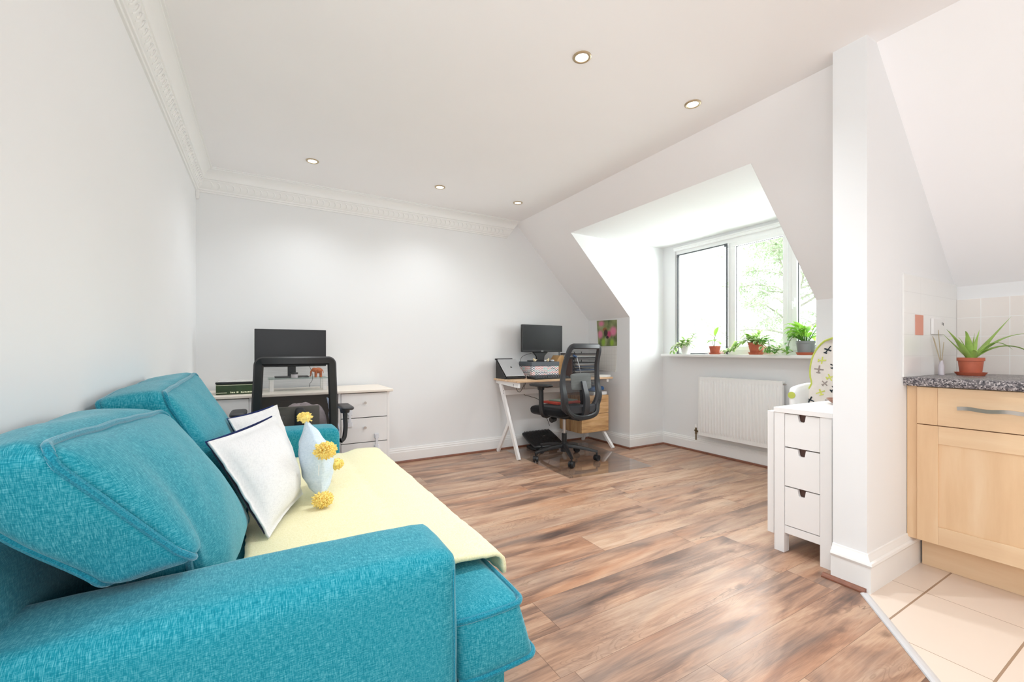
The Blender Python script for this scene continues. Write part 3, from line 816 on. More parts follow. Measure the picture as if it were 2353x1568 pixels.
# ---- scatter pillows
def pillow_grid(mb, Q, amp, side, n=22, flange=.0, seed=0, wr=.005, mi=0, edge=0.0, gap=.002):
    """Q: BL, BR, TR, TL; bulges to one side of the quad"""
    Q = [Vector(q) for q in Q]
    nrm = ((Q[1]-Q[0]).cross(Q[3]-Q[0]) + (Q[2]-Q[1]).cross(Q[3]-Q[2])).normalized()
    R = []
    f = flange
    for j in range(n+1):
        row = []
        for i in range(n+1):
            a, b = i/n, j/n
            a = .5 - .5*math.cos(PI*a)*(.5+.5*abs(math.cos(PI*a))**.3); b = .5 - .5*math.cos(PI*b)*(.5+.5*abs(math.cos(PI*b))**.3)
            x, y = 2*a-1, 2*b-1
            pin = 1 - edge*(1-x*x)*(y*y) ; pin2 = 1 - edge*(1-y*y)*(x*x)
            a2, b2 = .5+(a-.5)*pin2, .5+(b-.5)*pin
            p = (Q[0]*(1-a2)+Q[1]*a2)*(1-b2) + (Q[3]*(1-a2)+Q[2]*a2)*b2
            xi, yi = min(1, abs(x)/(1-f)), min(1, abs(y)/(1-f))
            h = amp*(max(0, 1-xi**2.2)**.6)*(max(0, 1-yi**2.2)**.6)
            h += wr*noise.noise(Vector((x*3+seed, y*3, side)))*(.3+min(1, h/amp*2)) + .6*wr*noise.noise(Vector((x*8+seed, y*8, side)))
            row.append(mb.v(p + nrm*(h + gap)*side))
        R.append(row)
    for j in range(n):
        for i in range(n):
            q = (R[j][i], R[j][i+1], R[j+1][i+1], R[j+1][i]); mb.f(q if side > 0 else q[::-1], mi)
    return nrm
def linen_pillow(label, Q, amp, seed):
    cen = sum((Vector(q) for q in Q), Vector())/4
    t = thing('pillow', label, 'pillow', cen, 0, 'pale linen pillows with a navy back')
    mb = MB(cen); nrm = pillow_grid(mb, Q, amp, 1, 26, .085, seed, .005, 0, .05)
    fr = mb.build('front_cover', M['pillow_white'], t, smooth=True, angle=70)
    s1 = fr.modifiers.new('thick', 'SOLIDIFY'); s1.thickness = .006; s1.offset = -1
    Q2 = [Vector(q) - nrm*.010 for q in Q]
    c2 = sum(Q2, Vector())/4
    up_ = ((Q2[3]-Q2[0]).normalized() + (Q2[2]-Q2[1]).normalized())*.5
    Q2 = [c2 + (q-c2)*.975 + up_*.010 for q in Q2]
    mb = MB(cen); pillow_grid(mb, Q2, amp*.4, -1, 22, .02, seed+5, .004, 0, .03)
    o = mb.build('back_cover', M['navy'], t, smooth=True, angle=70); o['label'] = 'navy blue back of the pillow'
    return t
linen_pillow('pale grey linen pillow at the front, leaning on one corner beside the blue tasselled pillow',
    [(.012,1.495,.480),(.130,1.865,.484),(.040,1.965,.790),(-.150,1.600,.770)], .070, 1.0)
linen_pillow('pale linen pillow peeping out behind the front linen pillow, against the far cushion',
    [(.010,1.93,.480),(.14,2.25,.482),(.050,2.31,.793),(-.125,2.06,.775)], .045, 4.0)

Q = [(.184,1.750,.480),(.182,1.745,.670),(.140,1.905,.778),(.260,2.030,.547)]   # bottom, near, top, far corner
cen = sum((Vector(q) for q in Q), Vector())/4
t = thing('pillow', 'pale blue pillow with yellow corner tassels, standing on the throw beside the linen pillows', 'pillow', cen)
mb = MB(cen)
nr = pillow_grid(mb, Q, .074, 1, 24, 0, 3.3, .006, 0, .04, -.001); pillow_grid(mb, Q, .044, -1, 24, 0, 7.7, .006, 0, .04, -.001)
mb.build('cover', M['pale_blue'], t, smooth=True, angle=80)
mb = MB(cen); p = Vector(Q[1])*.35 + Vector(Q[0])*.65 + nr*.0
mb.obox(Vector((.176, 1.765, .60)), (.002, .028, .045), Matrix.Rotation(.2, 3, 'X')); mb.build('care_tag', M['white_furn'], t)
rng = random.Random(5)
def tassel(c, d, R, L, n):
    mb = MB(cen); c = Vector(c); d = Vector(d).normalized()
    mb.ball(c, R*.72, 14, 10, jit=.5)
    for k in range(n):
        v = Vector((rng.gauss(0, 1), rng.gauss(0, 1), rng.gauss(0, 1))).normalized()
        v = (v + d*.75).normalized()
        v = Vector((v.x*1.1, v.y, v.z*.85)); e = c + v*R*rng.uniform(.8, 1.12)
        m_ = c + v*R*.5 + Vector((rng.uniform(-1,1), rng.uniform(-1,1), rng.uniform(-1,1)))*R*.12
        mb.tube([c + v*R*.1, m_, e], .0027, 4, scl=[1.2, 1.15, .9])
    mb.build('tassel', M['yellow_tassel'], t, smooth=True)
tassel(Vector(Q[0])+Vector((.000,-.040,.021)), (.2, -.6, .1), .034, .05, 300)
tassel(Vector(Q[1])+Vector((.012,-.018,.008)), (.3, -.8, .1), .038, .05, 300)
tassel(Vector(Q[2])+Vector((.0,.0,.0)), (0, .4, .5), .028, .05, 170)
tassel(Vector(Q[3])+Vector((.012,.0,.0)), (.7, .3, -.2), .030, .05, 180)
# ------------------------------------------------------------------ office chairs (local: sitter faces +Y)
def net_mat(name, open_, col, stripe=260):
    m, nt, b = new_mat(name); out = nt.nodes['Material Output']
    b.inputs['Base Color'].default_value = lin(col); b.inputs['Roughness'].default_value = .7
    t = N(nt, 'ShaderNodeBsdfTransparent'); mx = N(nt, 'ShaderNodeMixShader')
    f = tnoise(nt, coords(nt, (8, 8, stripe)), 1, 2)
    fac = mathn(nt, 'ADD', mathn(nt, 'MULTIPLY', mathn(nt, 'SUBTRACT', f, .5), .35), 1-open_)
    nt.links.new(fac, mx.inputs[0]); nt.links.new(t.outputs[0], mx.inputs[1]); nt.links.new(b.outputs[0], mx.inputs[2])
    nt.links.new(mx.outputs[0], out.inputs[0]); return m
M['net_dark'] = net_mat('dark_chair_mesh', 0.48, (34, 36, 40))
M['net_light'] = net_mat('sheer_chair_mesh', 0.74, (60, 58, 58))
M['lumbar_smoke'] = net_mat('smoked_lumbar_plastic', 0.3, (112, 108, 98), 20)
BP = M['black_plastic']

def smooth_step(t): return t*t*(3-2*t)
def chair_base(t, ang0, seat_z, hub_r=.034):
    mb = MB(); mb.cyl((0,0,.075), (0,0,.165), .036, .030, 20); mb.cyl((0,0,.165), (0,0,.25), .025, .025, 16); mb.build('hub', BP, t, smooth=True, angle=50)
    mb = MB(); mb.cyl((0,0,.25), (0,0,seat_z-.07), .0145, .0145, 16); mb.build('gas_lift', M['chrome'], t, smooth=True, angle=50)
    for k in range(5):
        a = ang0 + k*2*PI/5
        d = Vector((math.cos(a), math.sin(a), 0)); s_ = Vector((-d.y, d.x, 0))
        mb = MB()
        P0, P1 = Vector((0,0,.135)) + d*.02, d*.315 + Vector((0,0,.088))
        path = [P0 + (P1-P0)*(i/8) + Vector((0,0,.008*math.sin(PI*i/8))) for i in range(9)]
        sect = [(-.024,-.022),(.024,-.022),(.026,-.004),(.017,.014),(0,.019),(-.017,.014),(-.026,-.004)]
        mb.sweep(path, sect, (0,0,1), scl=[1 - .45*i/8 for i in range(9)])
        lg = mb.build('base_leg', BP, t, smooth=True, angle=45)
        mb = MB(); c = d*.308
        mb.cyl(c + Vector((0,0,.058)), c + Vector((0,0,.09)), .008, .008, 10)
        w = (s_*.8 + d*.6).normalized() if k % 2 else (s_*.5 - d*.85).normalized()
        for sd_ in (-1, 1):
            mb.cyl(c + w*.006*sd_ + Vector((0,0,.029)), c + w*.024*sd_ + Vector((0,0,.029)), .029, .027, 20)
        mb.cyl(c - w*.024 + Vector((0,0,.034)), c + w*.024 + Vector((0,0,.034)), .020, .020, 14)
        mb.build('caster', BP, lg, smooth=True, angle=40)
def back_surface(prof, hw, zs):
    """returns S(u,v): u across -1..1, v up 0..1"""
    def lerp(tab, v):
        for (a, x), (b, y) in zip(tab, tab[1:]):
            if v <= b:
                i = [q[0] for q in tab].index(a); t = (v-a)/(b-a)
                p0 = tab[i-1][1] if i else x; p3 = tab[i+2][1] if i+2 < len(tab) else y
                return 0.5*(2*x + (y-p0)*t + (2*p0-5*x+4*y-p3)*t*t + (3*x-p0-3*y+p3)*t**3)
        return tab[-1][1]
    def S(u, v):
        z = zs[0] + (zs[1]-zs[0])*v
        return Vector((u*lerp(hw, v), lerp(prof, v) + .035*(u*u)*(1-.3*v), z))
    return S
def loop_path(S, n=16, rc=.22, rv=.14, u1=1.0, v0=0.0, v1=1.0):
    pts = []
    for (cu, cv, s0) in ((u1-rc, v1-rv, 0), (-(u1-rc), v1-rv, 1), (-(u1-rc), v0+rv, 2), (u1-rc, v0+rv, 3)):
        for k in range(n):
            a = (s0 + k/(n-1))*PI/2
            pts.append((cu + rc*math.cos(a), cv + rv*math.sin(a)))
    full = []
    for i in range(len(pts)):
        p, q = pts[i], pts[(i+1) % len(pts)]
        m = max(1, int(math.hypot(p[0]-q[0], (p[1]-q[1])*2.5)/.08))
        for t in range(m): full.append((p[0]+(q[0]-p[0])*t/m, p[1]+(q[1]-p[1])*t/m))
    return [S(u, v) for u, v in full], full
def net_fill(mb, S, u1, v0, v1, n=18):
    R = [[mb.v(S(-u1 + 2*u1*i/n, v0 + (v1-v0)*j/n)) for i in range(n+1)] for j in range(n+1)]
    for j in range(n):
        for i in range(n): mb.f((R[j][i], R[j][i+1], R[j+1][i+1], R[j+1][i]))
def arm_rest(t, sd_, x, z0, z1, y=0.0, padl=.25, padw=.088):
    mb = MB()
    path = spline([(sd_*.16, y-.02, z0-.03), (sd_*(x-.03), y-.02, z0-.035), (sd_*x, y-.01, z0+.03), (sd_*x, y, z1-.04)], 6)
    mb.sweep(path, [(-.022,-.013),(.022,-.013),(.022,.013),(-.022,.013)], (sd_, 0, .2))
    am = mb.build('armrest', BP, t, bevel=.005)
    mb = MB(); soft(mb, [(sd_*x-padw/2,y-padl/2,z1-.016),(sd_*x+padw/2,y-padl/2,z1-.016),(sd_*x+padw/2,y+padl/2,z1-.016),(sd_*x-padw/2,y+padl/2,z1-.016),
        (sd_*x-padw/2,y-padl/2,z1+.010),(sd_*x+padw/2,y-padl/2,z1+.010),(sd_*x+padw/2,y+padl/2,z1+.010),(sd_*x-padw/2,y+padl/2,z1+.010)], (.004,.014,.002), .012, 8)
    mb.cyl((sd_*x, y, z1-.045), (sd_*x, y, z1-.015), .03, .036, 14)
    mb.build('arm_pad', M['dark_grey_plastic'] if z1 < .7 else BP, am, smooth=True, angle=50)

# right-hand chair: dark mesh, curved tapered frame
ch = thing('office_chair', 'black mesh-backed office chair on the clear floor mat at the right-hand wooden desk', 'office chair', (2.505, 3.315, 0.0035), math.radians(7))
chair_base(ch, math.radians(166), .49)
mb = MB(); mb.box((-.11,-.12,.405), (.11,.13,.44)); mb.box((-.05,-.24,.40), (.05,-.10,.43)); mb.cyl((-.16,.02,.385), (-.10,.02,.40), .028, .028, 14); mb.build('tilt_mechanism', BP, ch, bevel=.008)
mb = MB(); mb.tube(spline([(.10,-.02,.40), (.19,-.03,.395), (.235,-.035,.385)], 5), .006, 8); mb.obox((.245,-.037,.383), (.05,.03,.012), Matrix.Identity(3)); mb.build('height_lever', M['dark_grey_plastic'], ch, smooth=True, angle=40)
mb = MB(); soft(mb, [(-.235,-.20,.435),(.235,-.20,.435),(.225,.245,.43),(-.225,.245,.43),(-.240,-.215,.515),(.240,-.215,.515),(.235,.265,.505),(-.235,.265,.505)], (.012,.018,.014), .035, 14); mb.build('seat', M['black_fabric'], ch, smooth=True, angle=60)
for sd_ in (-1, 1): arm_rest(ch, sd_, .272, .47, .725, .03)
prof = [(0, -.250), (.2, -.268), (.42, -.246), (.7, -.252), (1, -.300)]
hw = [(0, .200), (.2, .226), (.45, .228), (.7, .212), (1, .192)]
S = back_surface(prof, hw, (.505, 1.085))
path, uv = loop_path(S, 10, .20, .085)
refs = [Vector((0, -1, .05))]*len(path)
mb = MB(); sect = [(-.020,-.010),(.020,-.010),(.022,.002),(.014,.013),(-.014,.013),(-.022,.002)]
mb.sweep(path, sect, refs, closed=True, scl=[1.15 + .75*max(0, 1-v/.55) for (u, v) in uv])
bf = mb.build('back_frame', M['dark_grey_plastic'], ch, smooth=True, angle=40)
mb = MB()   # lower yoke with the slot above it
yk = spline([S(-1, .24)+Vector((0,-.006,0)), S(-1.0, .10)+Vector((.006,-.016,-.02)), Vector((-.165,-.266,.470)), Vector((-.09,-.276,.442)), Vector((0,-.280,.436)), Vector((.09,-.276,.442)), Vector((.165,-.266,.470)), S(1.0, .10)+Vector((-.006,-.016,-.02)), S(1, .24)+Vector((0,-.006,0))], 7)
mb.sweep(yk, [(-.020,-.012),(.020,-.012),(.022,.004),(.012,.014),(-.012,.014),(-.022,.004)], (0,-1,.1))
mb.bar((0,-.262,.425), (0,-.12,.415), .08, .03); mb.build('back_yoke', BP, ch, smooth=True, angle=40)
mb = MB(); net_fill(mb, lambda u, v: S(u, v)+Vector((0,.004,0)), .97, .03, .98); mb.build('mesh_back', M['net_dark'], ch, smooth=True)
mb = MB()
LP = lambda u, v: S(u*.56, .44+.115*v) + Vector((0,.016,0))
soft(mb, [LP(-1,-1)+Vector((0,-.004,0)), LP(1,-1)+Vector((0,-.004,0)), LP(1,-1)+Vector((0,.010,0)), LP(-1,-1)+Vector((0,.010,0)), LP(-1.05,1)+Vector((0,-.004,0)), LP(1.05,1)+Vector((0,-.004,0)), LP(1.05,1)+Vector((0,.010,0)), LP(-1.05,1)+Vector((0,.010,0))], (.0,.0,.012), .0068, 10)
mb.build('lumbar_pad', M['grey_pad'], ch, smooth=True, angle=60)
mb = MB(); sp = spline([Vector((0,-.266,.435)), Vector((0,-.292,.52)), Vector((0,-.292,.62)), Vector((0,-.268,.705)), Vector((0,-.250,.765))], 6)
mb.sweep(sp, [(-.034,-.012),(.034,-.012),(.030,.010),(-.030,.010)], (0,-1,0), scl=[1.15-.35*i/(len(sp)-1) for i in range(len(sp))]); mb.build('spine_bracket', M['dark_grey_plastic'], ch, smooth=True, angle=40)

# left-hand chair: squarer frame, sheer mesh
cl = thing('office_chair', 'black sheer-mesh office chair behind the far sofa arm, drawn up to the white desk', 'office chair', (.175, 3.272, 0), math.radians(0))
chair_base(cl, math.radians(90), .46)
mb = MB(); mb.box((-.11,-.12,.38), (.11,.13,.415)); mb.box((-.05,-.27,.38), (.05,-.10,.41)); mb.build('tilt_mechanism', BP, cl, bevel=.008)
mb = MB(); soft(mb, [(-.225,-.19,.41),(.225,-.19,.41),(.22,.23,.405),(-.22,.23,.405),(-.228,-.20,.485),(.228,-.20,.485),(.225,.25,.475),(-.225,.25,.475)], (.006,.018,.012), .035, 12); mb.build('seat', M['black_fabric'], cl, smooth=True, angle=60)
for sd_ in (-1, 1): arm_rest(cl, sd_, .318, .45, .655, -.06, .24, .085)
S2 = back_surface([(0, -.262), (.35, -.262), (1, -.285)], [(0, .222), (.4, .219), (1, .206)], (.47, .985))
path, uv = loop_path(S2, 8, .11, .05)
mb = MB(); mb.sweep(path, [(-.025,-.011),(.025,-.011),(.027,.0),(.018,.014),(-.018,.014),(-.027,.0)], (0,-1,.03), closed=True); mb.build('back_frame', BP, cl, smooth=True, angle=40)
mb = MB(); net_fill(mb, lambda u, v: S2(u, v)+Vector((0,.004,0)), .96, .03, .97); mb.build('mesh_back', M['net_light'], cl, smooth=True)
mb = MB(); soft(mb, [(-.115,-.245,.55),(.135,-.245,.55),(.135,-.230,.55),(-.115,-.230,.55),(-.115,-.240,.695),(.135,-.240,.695),(.135,-.225,.695),(-.115,-.225,.695)], (0,0,0), .007, 8); mb.build('lumbar_pad', M['lumbar_smoke'], cl, smooth=True, angle=60)
mb = MB(); soft(mb, [(-.022,-.31,.44),(.058,-.31,.44),(.058,-.272,.44),(-.022,-.272,.44),(-.008,-.300,.685),(.044,-.300,.685),(.044,-.272,.685),(-.008,-.272,.685)], (0,.0,.01), .015, 8); mb.build('spine_bracket', BP, cl, smooth=True, angle=60)

# rumpled blanket and patterned cloth on the left chair's seat
M['mauve'] = plain('mauve_grey_fleece', (158, 146, 148), .95, var=.12, vscale=40, bmp=.5, bscale=140)
M['blue_print'] = fabric('blue_white_print', (60, 80, 140), (170, 188, 216), (232, 236, 242), 90, 60, .1)
def mound(name, label, c, rx, ry, h, mat, seed, cat, power=.8):
    mb = MB(c); n = 26; R = []
    for j in range(n+1):
        row = []
        for i in range(n+1):
            x, y = -1+2*i/n, -1+2*j/n
            k = max(0, 1-abs(x)**3)**.5*max(0, 1-abs(y)**3)**.5
            z = h*k**power*(.80 + .25*noise.noise(Vector((x*1.6+seed, y*1.6, 0))) + .16*noise.noise(Vector((x*4+seed, y*4, 3))) + .12*x)
            row.append(mb.v((c[0]+x*rx, c[1]+y*ry, c[2] + max(0, z))))
        R.append(row)
    for j in range(n):
        for i in range(n): mb.f((R[j][i], R[j][i+1], R[j+1][i+1], R[j+1][i]))
    b = [R[0][i] for i in range(n+1)] + [R[j][n] for j in range(1, n+1)] + [R[n][i] for i in range(n-1, -1, -1)] + [R[j][0] for j in range(n-1, 0, -1)]
    mb.f(b[::-1])
    o = mb.build(name, mat, smooth=True, angle=80); o.location = c
    return tag(o, label, cat)
mound('blanket', 'mauve-grey blanket heaped on the seat of the sheer-mesh office chair', (.18, 3.285, .502), .200, .160, .200, M['mauve'], 2.2, 'blanket')
mb = MB((.43, 3.24, .56)); R = []
for j in range(15):
    a = j/14; R.append([mb.v((.408 + .012*math.sin(a*9+i) + .025*a, 3.10 + .30*i/12, .70 - .22*a + .008*math.sin(i*1.3))) for i in range(13)])
for j in range(14):
    for i in range(12): mb.f((R[j][i], R[j][i+1], R[j+1][i+1], R[j+1][i]))
o = mb.build('cloth', M['blue_print'], smooth=True); o.location = (.43, 3.24, .56); o.modifiers.new('t', 'SOLIDIFY').thickness = .006
tag(o, 'blue and white patterned cloth hanging inside the right armrest of the sheer-mesh chair', 'cloth')

# ------------------------------------------------------------------ white desk on the left
DZ = .745
dk = thing('desk', 'white desk with drawer pedestals and a pale top, against the back wall behind the sofa', 'desk', (.23, 3.7, 0))
DO = dk.location
M['pale_top'] = plain('pale_birch_top', (238, 228, 216), .45, var=.02, vscale=12)
M['taupe'] = plain('taupe_back_board', (112, 104, 97), .7)
WF = M['white_furn']
mb = MB(DO); mb.box((-.435, 3.44, DZ-.022), (.895, 3.965, DZ)); mb.build('desk_top', M['pale_top'], dk, bevel=.006)
mb = MB(DO); mb.box((-.075, 3.70, .25), (.485, 3.72, DZ-.022)); mb.build('modesty_panel', M['taupe'], dk)
for (x0, x1, nm) in ((-.425, -.075, 0), (.485, .872, 1)):
    mb = MB(DO); mb.box((x0, 3.475, .05), (x0+.018, 3.955, DZ-.022)); mb.box((x1-.018, 3.475, .0), (x1, 3.955, DZ-.022)); mb.box((x0+.018, 3.94, .05), (x1-.018, 3.955, DZ-.022)); mb.box((x0+.018, 3.49, .0), (x1-.018, 3.94, .06))
    mb.build('pedestal', WF, dk, bevel=.0015)
    zs = [(.528, .716), (.334, .522), (.064, .328)]
    for k, (z0, z1) in enumerate(zs):
        mb = MB(DO); mb.box((x0+.020, 3.470, z0), (x1-.020, 3.488, z1)); dr = mb.build('drawer', WF, dk, bevel=.0015)
        mb = MB(DO); xc = (x0+x1)/2; mb.cyl((xc, 3.470, (z0+z1)/2+.02), (xc, 3.448, (z0+z1)/2+.02), .006, .011, 14); mb.build('knob', M['chrome'], dr, smooth=True, angle=50)
        mb = MB(DO); mb.box((x0+.018, 3.489, z0-.006), (x1-.018, 3.495, z1+.006)); mb.build('drawer_shadow_gap', BP, dr)
# child-proof latches across the drawer gaps
M['latch'] = plain('clear_white_plastic', (226, 228, 234), .25)
for (x, z, lab) in ((.568, .525, 'white child-proof strap latch bridging the top two drawers of the white desk'), (.768, .331, 'white child-proof strap latch bridging the lower two drawers of the white desk')):
    c = (x, 3.468, z); t = thing('child_latch', lab, 'latch', c, 0, 'child-proof latches on the desk drawers')
    for s_ in (.045, -.045):
        mb = MB(c); mb.box((x-.018, 3.459, z+s_-.02), (x+.018, 3.4695, z+s_+.02)); mb.build('latch_pad', M['latch'], t, bevel=.005)
    mb = MB(c); mb.box((x-.008, 3.4565, z-.05), (x+.008, 3.4605, z+.05)); mb.build('strap', M['latch'], t, bevel=.001)

# glass riser with white legs, monitor, jar, elephant, boxed thing
M['riser_glass'] = glassy('riser_glass', (.80, .86, .84), .10)
M['grey_gloss'] = plain('grey_edge_glass', (120, 122, 120), .2)
c = (.22, 3.68, DZ); t = thing('monitor_riser', 'glass monitor riser on white block legs on the white desk', 'stand', c)
mb = MB(c); mb.box((.02, 3.58, .836), (.425, 3.80, .842)); mb.build('glass_shelf', M['riser_glass'], t)
for x in (.030, .390):
    for y in (3.592, 3.765):
        mb = MB(c); mb.box((x, y, DZ), (x+.027, y+.025, .8355)); mb.build('leg', WF, t, bevel=.003)
c = (.185, 3.73, .8425); t = thing('monitor', 'wide black monitor on the glass riser, seen above the sheer-mesh chair', 'monitor', c)
mb = MB(c); mb.box((-.066, 3.720, .925), (.428, 3.745, 1.214)); mb.build('housing', BP, t, bevel=.004)
mb = MB(c); mb.box((-.060, 3.7185, .940), (.422, 3.7205, 1.209)); mb.build('screen', M['screen'], t)
mb = MB(c); mb.box((.155, 3.745, .846), (.212, 3.762, 1.02)); mb.build('stand_neck', M['dark_grey_plastic'], t, bevel=.003)
mb = MB(c); mb.box((.065, 3.66, .8428), (.300, 3.80, .852)); mb.build('stand_base', M['dark_grey_plastic'], t, bevel=.004)
c = (.195, 3.62, .8425); t = thing('jar', 'small cloudy jar on the glass riser in front of the monitor stand', 'jar', c)
M['jar'] = plain('cloudy_glass', (206, 200, 206), .15)
mb = MB(); mb.lathe([(0, .0), (.022, 0), (.024, .004), (.024, .026), (.021, .030), (0, .030)]); mb.build('body', M['jar'], t, smooth=True, angle=50)
mb = MB(); mb.lathe([(0, .0302), (.025, .0302), (.025, .040), (.023, .042), (0, .042)]); mb.build('lid', M['dark_grey_plastic'], t, smooth=True, angle=50)
c = (.362, 3.642, .8425); t = thing('elephant_figurine', 'carved orange-brown wooden elephant on the right end of the glass riser', 'figurine', c)
M['orange_wood'] = plain('carved_orange_wood', (196, 108, 60), .5, var=.25, vscale=60, bmp=.3)
mb = MB(); mb.ball((.0, 0, .052), (.032, .019, .023), 18, 12); mb.ball((-.030, 0, .058), (.017, .014, .017), 14, 10)
for (x, y) in ((-.017, .009), (-.017, -.009), (.018, .009), (.018, -.009)): mb.cyl((x, y, 0), (x, y, .045), .0085, .009, 12)
mb.tube(spline([(-.042,0,.058), (-.052,0,.040), (-.052,0,.018), (-.060,0,.008)], 5), .006, 8, scl=[1.2-.6*k/15 for k in range(16)]); mb.tube([(.031,0,.058), (.037,0,.045), (.037,0,.03)], .002, 5)
mb.build('body', M['orange_wood'], t, smooth=True, angle=70)
for sd_ in (-1, 1):
    mb = MB(); mb.ball((-.022, sd_*.016, .060), (.011, .003, .014), 12, 8); mb.build('ear', M['orange_wood'], t, smooth=True)
c = (-.17, 3.62, DZ); t = thing('storage_box', 'flat dark green box with a black lid rim, left end of the white desk', 'box', c)
M['green_box'] = plain('dark_green_board', (46, 66, 34), .35, var=.35, vscale=14)
M['cream'] = plain('cream_print', (222, 226, 196), .5)
mb = MB(c); mb.box((-.288, 3.53, DZ+.001), (-.055, 3.74, DZ+.072)); mb.build('body', M['green_box'], t, bevel=.003)
mb = MB(c); mb.box((-.291, 3.527, DZ+.073), (-.052, 3.743, DZ+.087)); mb.build('lid', BP, t, bevel=.003)
M['clear_top'] = glassy('clear_lid_sheet', (.9, .9, .9), .3)
mb = MB(c); mb.box((-.285, 3.533, DZ+.0872), (-.058, 3.737, DZ+.089)); mb.build('lid_film', plain('glossy_pale_film', (214, 214, 208), .15), t)
mb = MB(c); mb.box((-.286, 3.5285, DZ+.064), (-.057, 3.5300, DZ+.067)); mb.box((-.286, 3.5285, DZ+.012), (-.225, 3.5300, DZ+.015))
rg = random.Random(4); x = -.222
while x < -.07:
    w = rg.uniform(.004, .012)
    if rg.random() > .22: mb.box((x, 3.5285, DZ+.010), (x+w, 3.5300, DZ+.013+rg.uniform(.004, .009)))
    x += w + .002
mb.build('printed_lettering', M['cream'], t)
M['cable'] = plain('black_cable', (24, 24, 26), .5)
def cable(label, pts, r=.0028, n=8):
    P = spline(pts, n); c = P[0]; mb = MB(c); mb.tube(P, r, 6); o = mb.build('cable', M['cable'], smooth=True); o.location = c
    return tag(o, label, 'cable')
cable('thin black cable drooping from the back of the left monitor down behind the riser', [(.30, 3.752, .95), (.325, 3.79, .89), (.34, 3.83, .83), (.336, 3.90, .79), (.330, 3.974, .768), (.322, 3.980, .70), (.30, 3.980, .60), (.25, 3.980, .45)], .0018)
# ------------------------------------------------------------------ wooden desk on the right, with A-frame legs
RZ = .762
rd = thing('desk', 'oak-topped desk with white splayed legs and a wooden drawer box, in the alcove corner', 'desk', (2.65, 3.73, 0))
RO = rd.location
def wood(name, a, b_, c_, sx=(2.5, 26, 26), rough=.45):
    m, nt, b = new_mat(name)
    f = tnoise(nt, coords(nt, sx), 1, 5, .6); g = tnoise(nt, coords(nt, tuple(x*3 for x in sx)), 1, 3)
    v = mathn(nt, 'ADD', mathn(nt, 'MULTIPLY', f, .75), mathn(nt, 'MULTIPLY', g, .25))
    r = ramp(nt, [(.33, lin(a)), (.5, lin(b_)), (.66, lin(c_))]); nt.links.new(v, r.inputs[0]); nt.links.new(r.outputs[0], b.inputs['Base Color'])
    b.inputs['Roughness'].default_value = rough; bump(nt, b, v, .05, .001); return m
M['oak'] = wood('knotty_oak', (150, 104, 62), (204, 160, 110), (226, 188, 142))
M['oak_side'] = wood('knotty_oak_side', (140, 98, 60), (190, 146, 98), (212, 172, 126), (22, 22, 2.2))
M['oak_top'] = wood('pale_oak_top', (190, 150, 112), (216, 182, 146), (230, 204, 174))
WF = M['white_furn']
mb = MB(RO); mb.box((2.075, 3.480, RZ-.020), (3.290, 3.962, RZ)); mb.build('desk_top', M['oak_top'], rd, bevel=.002)
def leg_pair(x, sgn, nm='leg'):
    mb = MB(RO); mb.bar((x, 3.865, RZ-.052), (x, 3.500, 0.0), .024, .046, (0, .9, .4)); mb.build('leg', WF, rd, bevel=.002)
    mb = MB(RO); mb.bar((x, 3.688, .335), (x, 3.925, 0.0), .0215, .040, (0, .9, -.6)); mb.build('leg', WF, rd, bevel=.002)
    mb = MB(RO); mb.prism([(3.497, RZ-.0205), (3.945, RZ-.0205), (3.945, RZ-.050), (3.497, RZ-.072)][::-1], 'x', x-.013, x+.013); br = mb.build('top_bracket', WF, rd, bevel=.0015)
    mb = MB(RO)
    for z in (RZ-.042, RZ-.055): mb.cyl((x-.0135, 3.58, z), (x-.016, 3.58, z), .004, .004, 8)
    mb.build('bolt', M['dark_grey_plastic'], br)
leg_pair(2.105, -1)
mb = MB(RO)
for z in (.642, .620): mb.cyl((2.092, 3.775, z), (2.089, 3.775, z), .004, .004, 8)
mb.build('bolt', M['dark_grey_plastic'], rd)
mb = MB(RO); mb.box((2.118, 3.80, .595), (2.88, 3.822, .645)); mb.build('cross_rail', WF, rd, bevel=.002)
mb = MB(RO); mb.prism([(3.497, RZ-.0205), (3.945, RZ-.0205), (3.945, RZ-.050), (3.497, RZ-.050)][::-1], 'x', 3.215, 3.245); mb.build('top_bracket', WF, rd, bevel=.0015)
mb = MB(RO); mb.box((3.235, 3.90, .56), (3.26, 3.93, RZ-.0205)); mb.build('rear_post', WF, rd)
# drawer box
bx0, bx1, by0, by1, bz0, bz1 = 2.882, 3.262, 3.515, 3.90, .172, .568
mb = MB(RO); mb.box((bx0, by0+.018, bz0), (bx1, by1, bz1)); mb.build('drawer_box', M['oak_side'], rd, bevel=.002)
for k in range(2):
    z0 = bz0+.004+k*(bz1-bz0)/2; z1 = z0+(bz1-bz0)/2-.006
    mb = MB(RO); mb.box((bx0+.003, by0, z0), (bx1-.003, by0+.0175, z1)); mb.build('drawer', M['oak'], rd, bevel=.002)
for (xa, xb, ya, yb_) in ((bx1-.045, bx1-.02, 3.56, 3.425), (bx1-.045, bx1-.02, 3.83, 3.93), (bx0+.03, bx0+.01, 3.83, 3.93), (bx0+.06, bx0+.04, 3.60, 3.60)):
    if ya == 3.60: continue
    mb = MB(RO); mb.bar((xa, ya, bz0+.001), (xb, yb_, 0), .030, .030, (1, 0, 0)); mb.build('leg', WF, rd, bevel=.002)
DZ2 = RZ + .0005
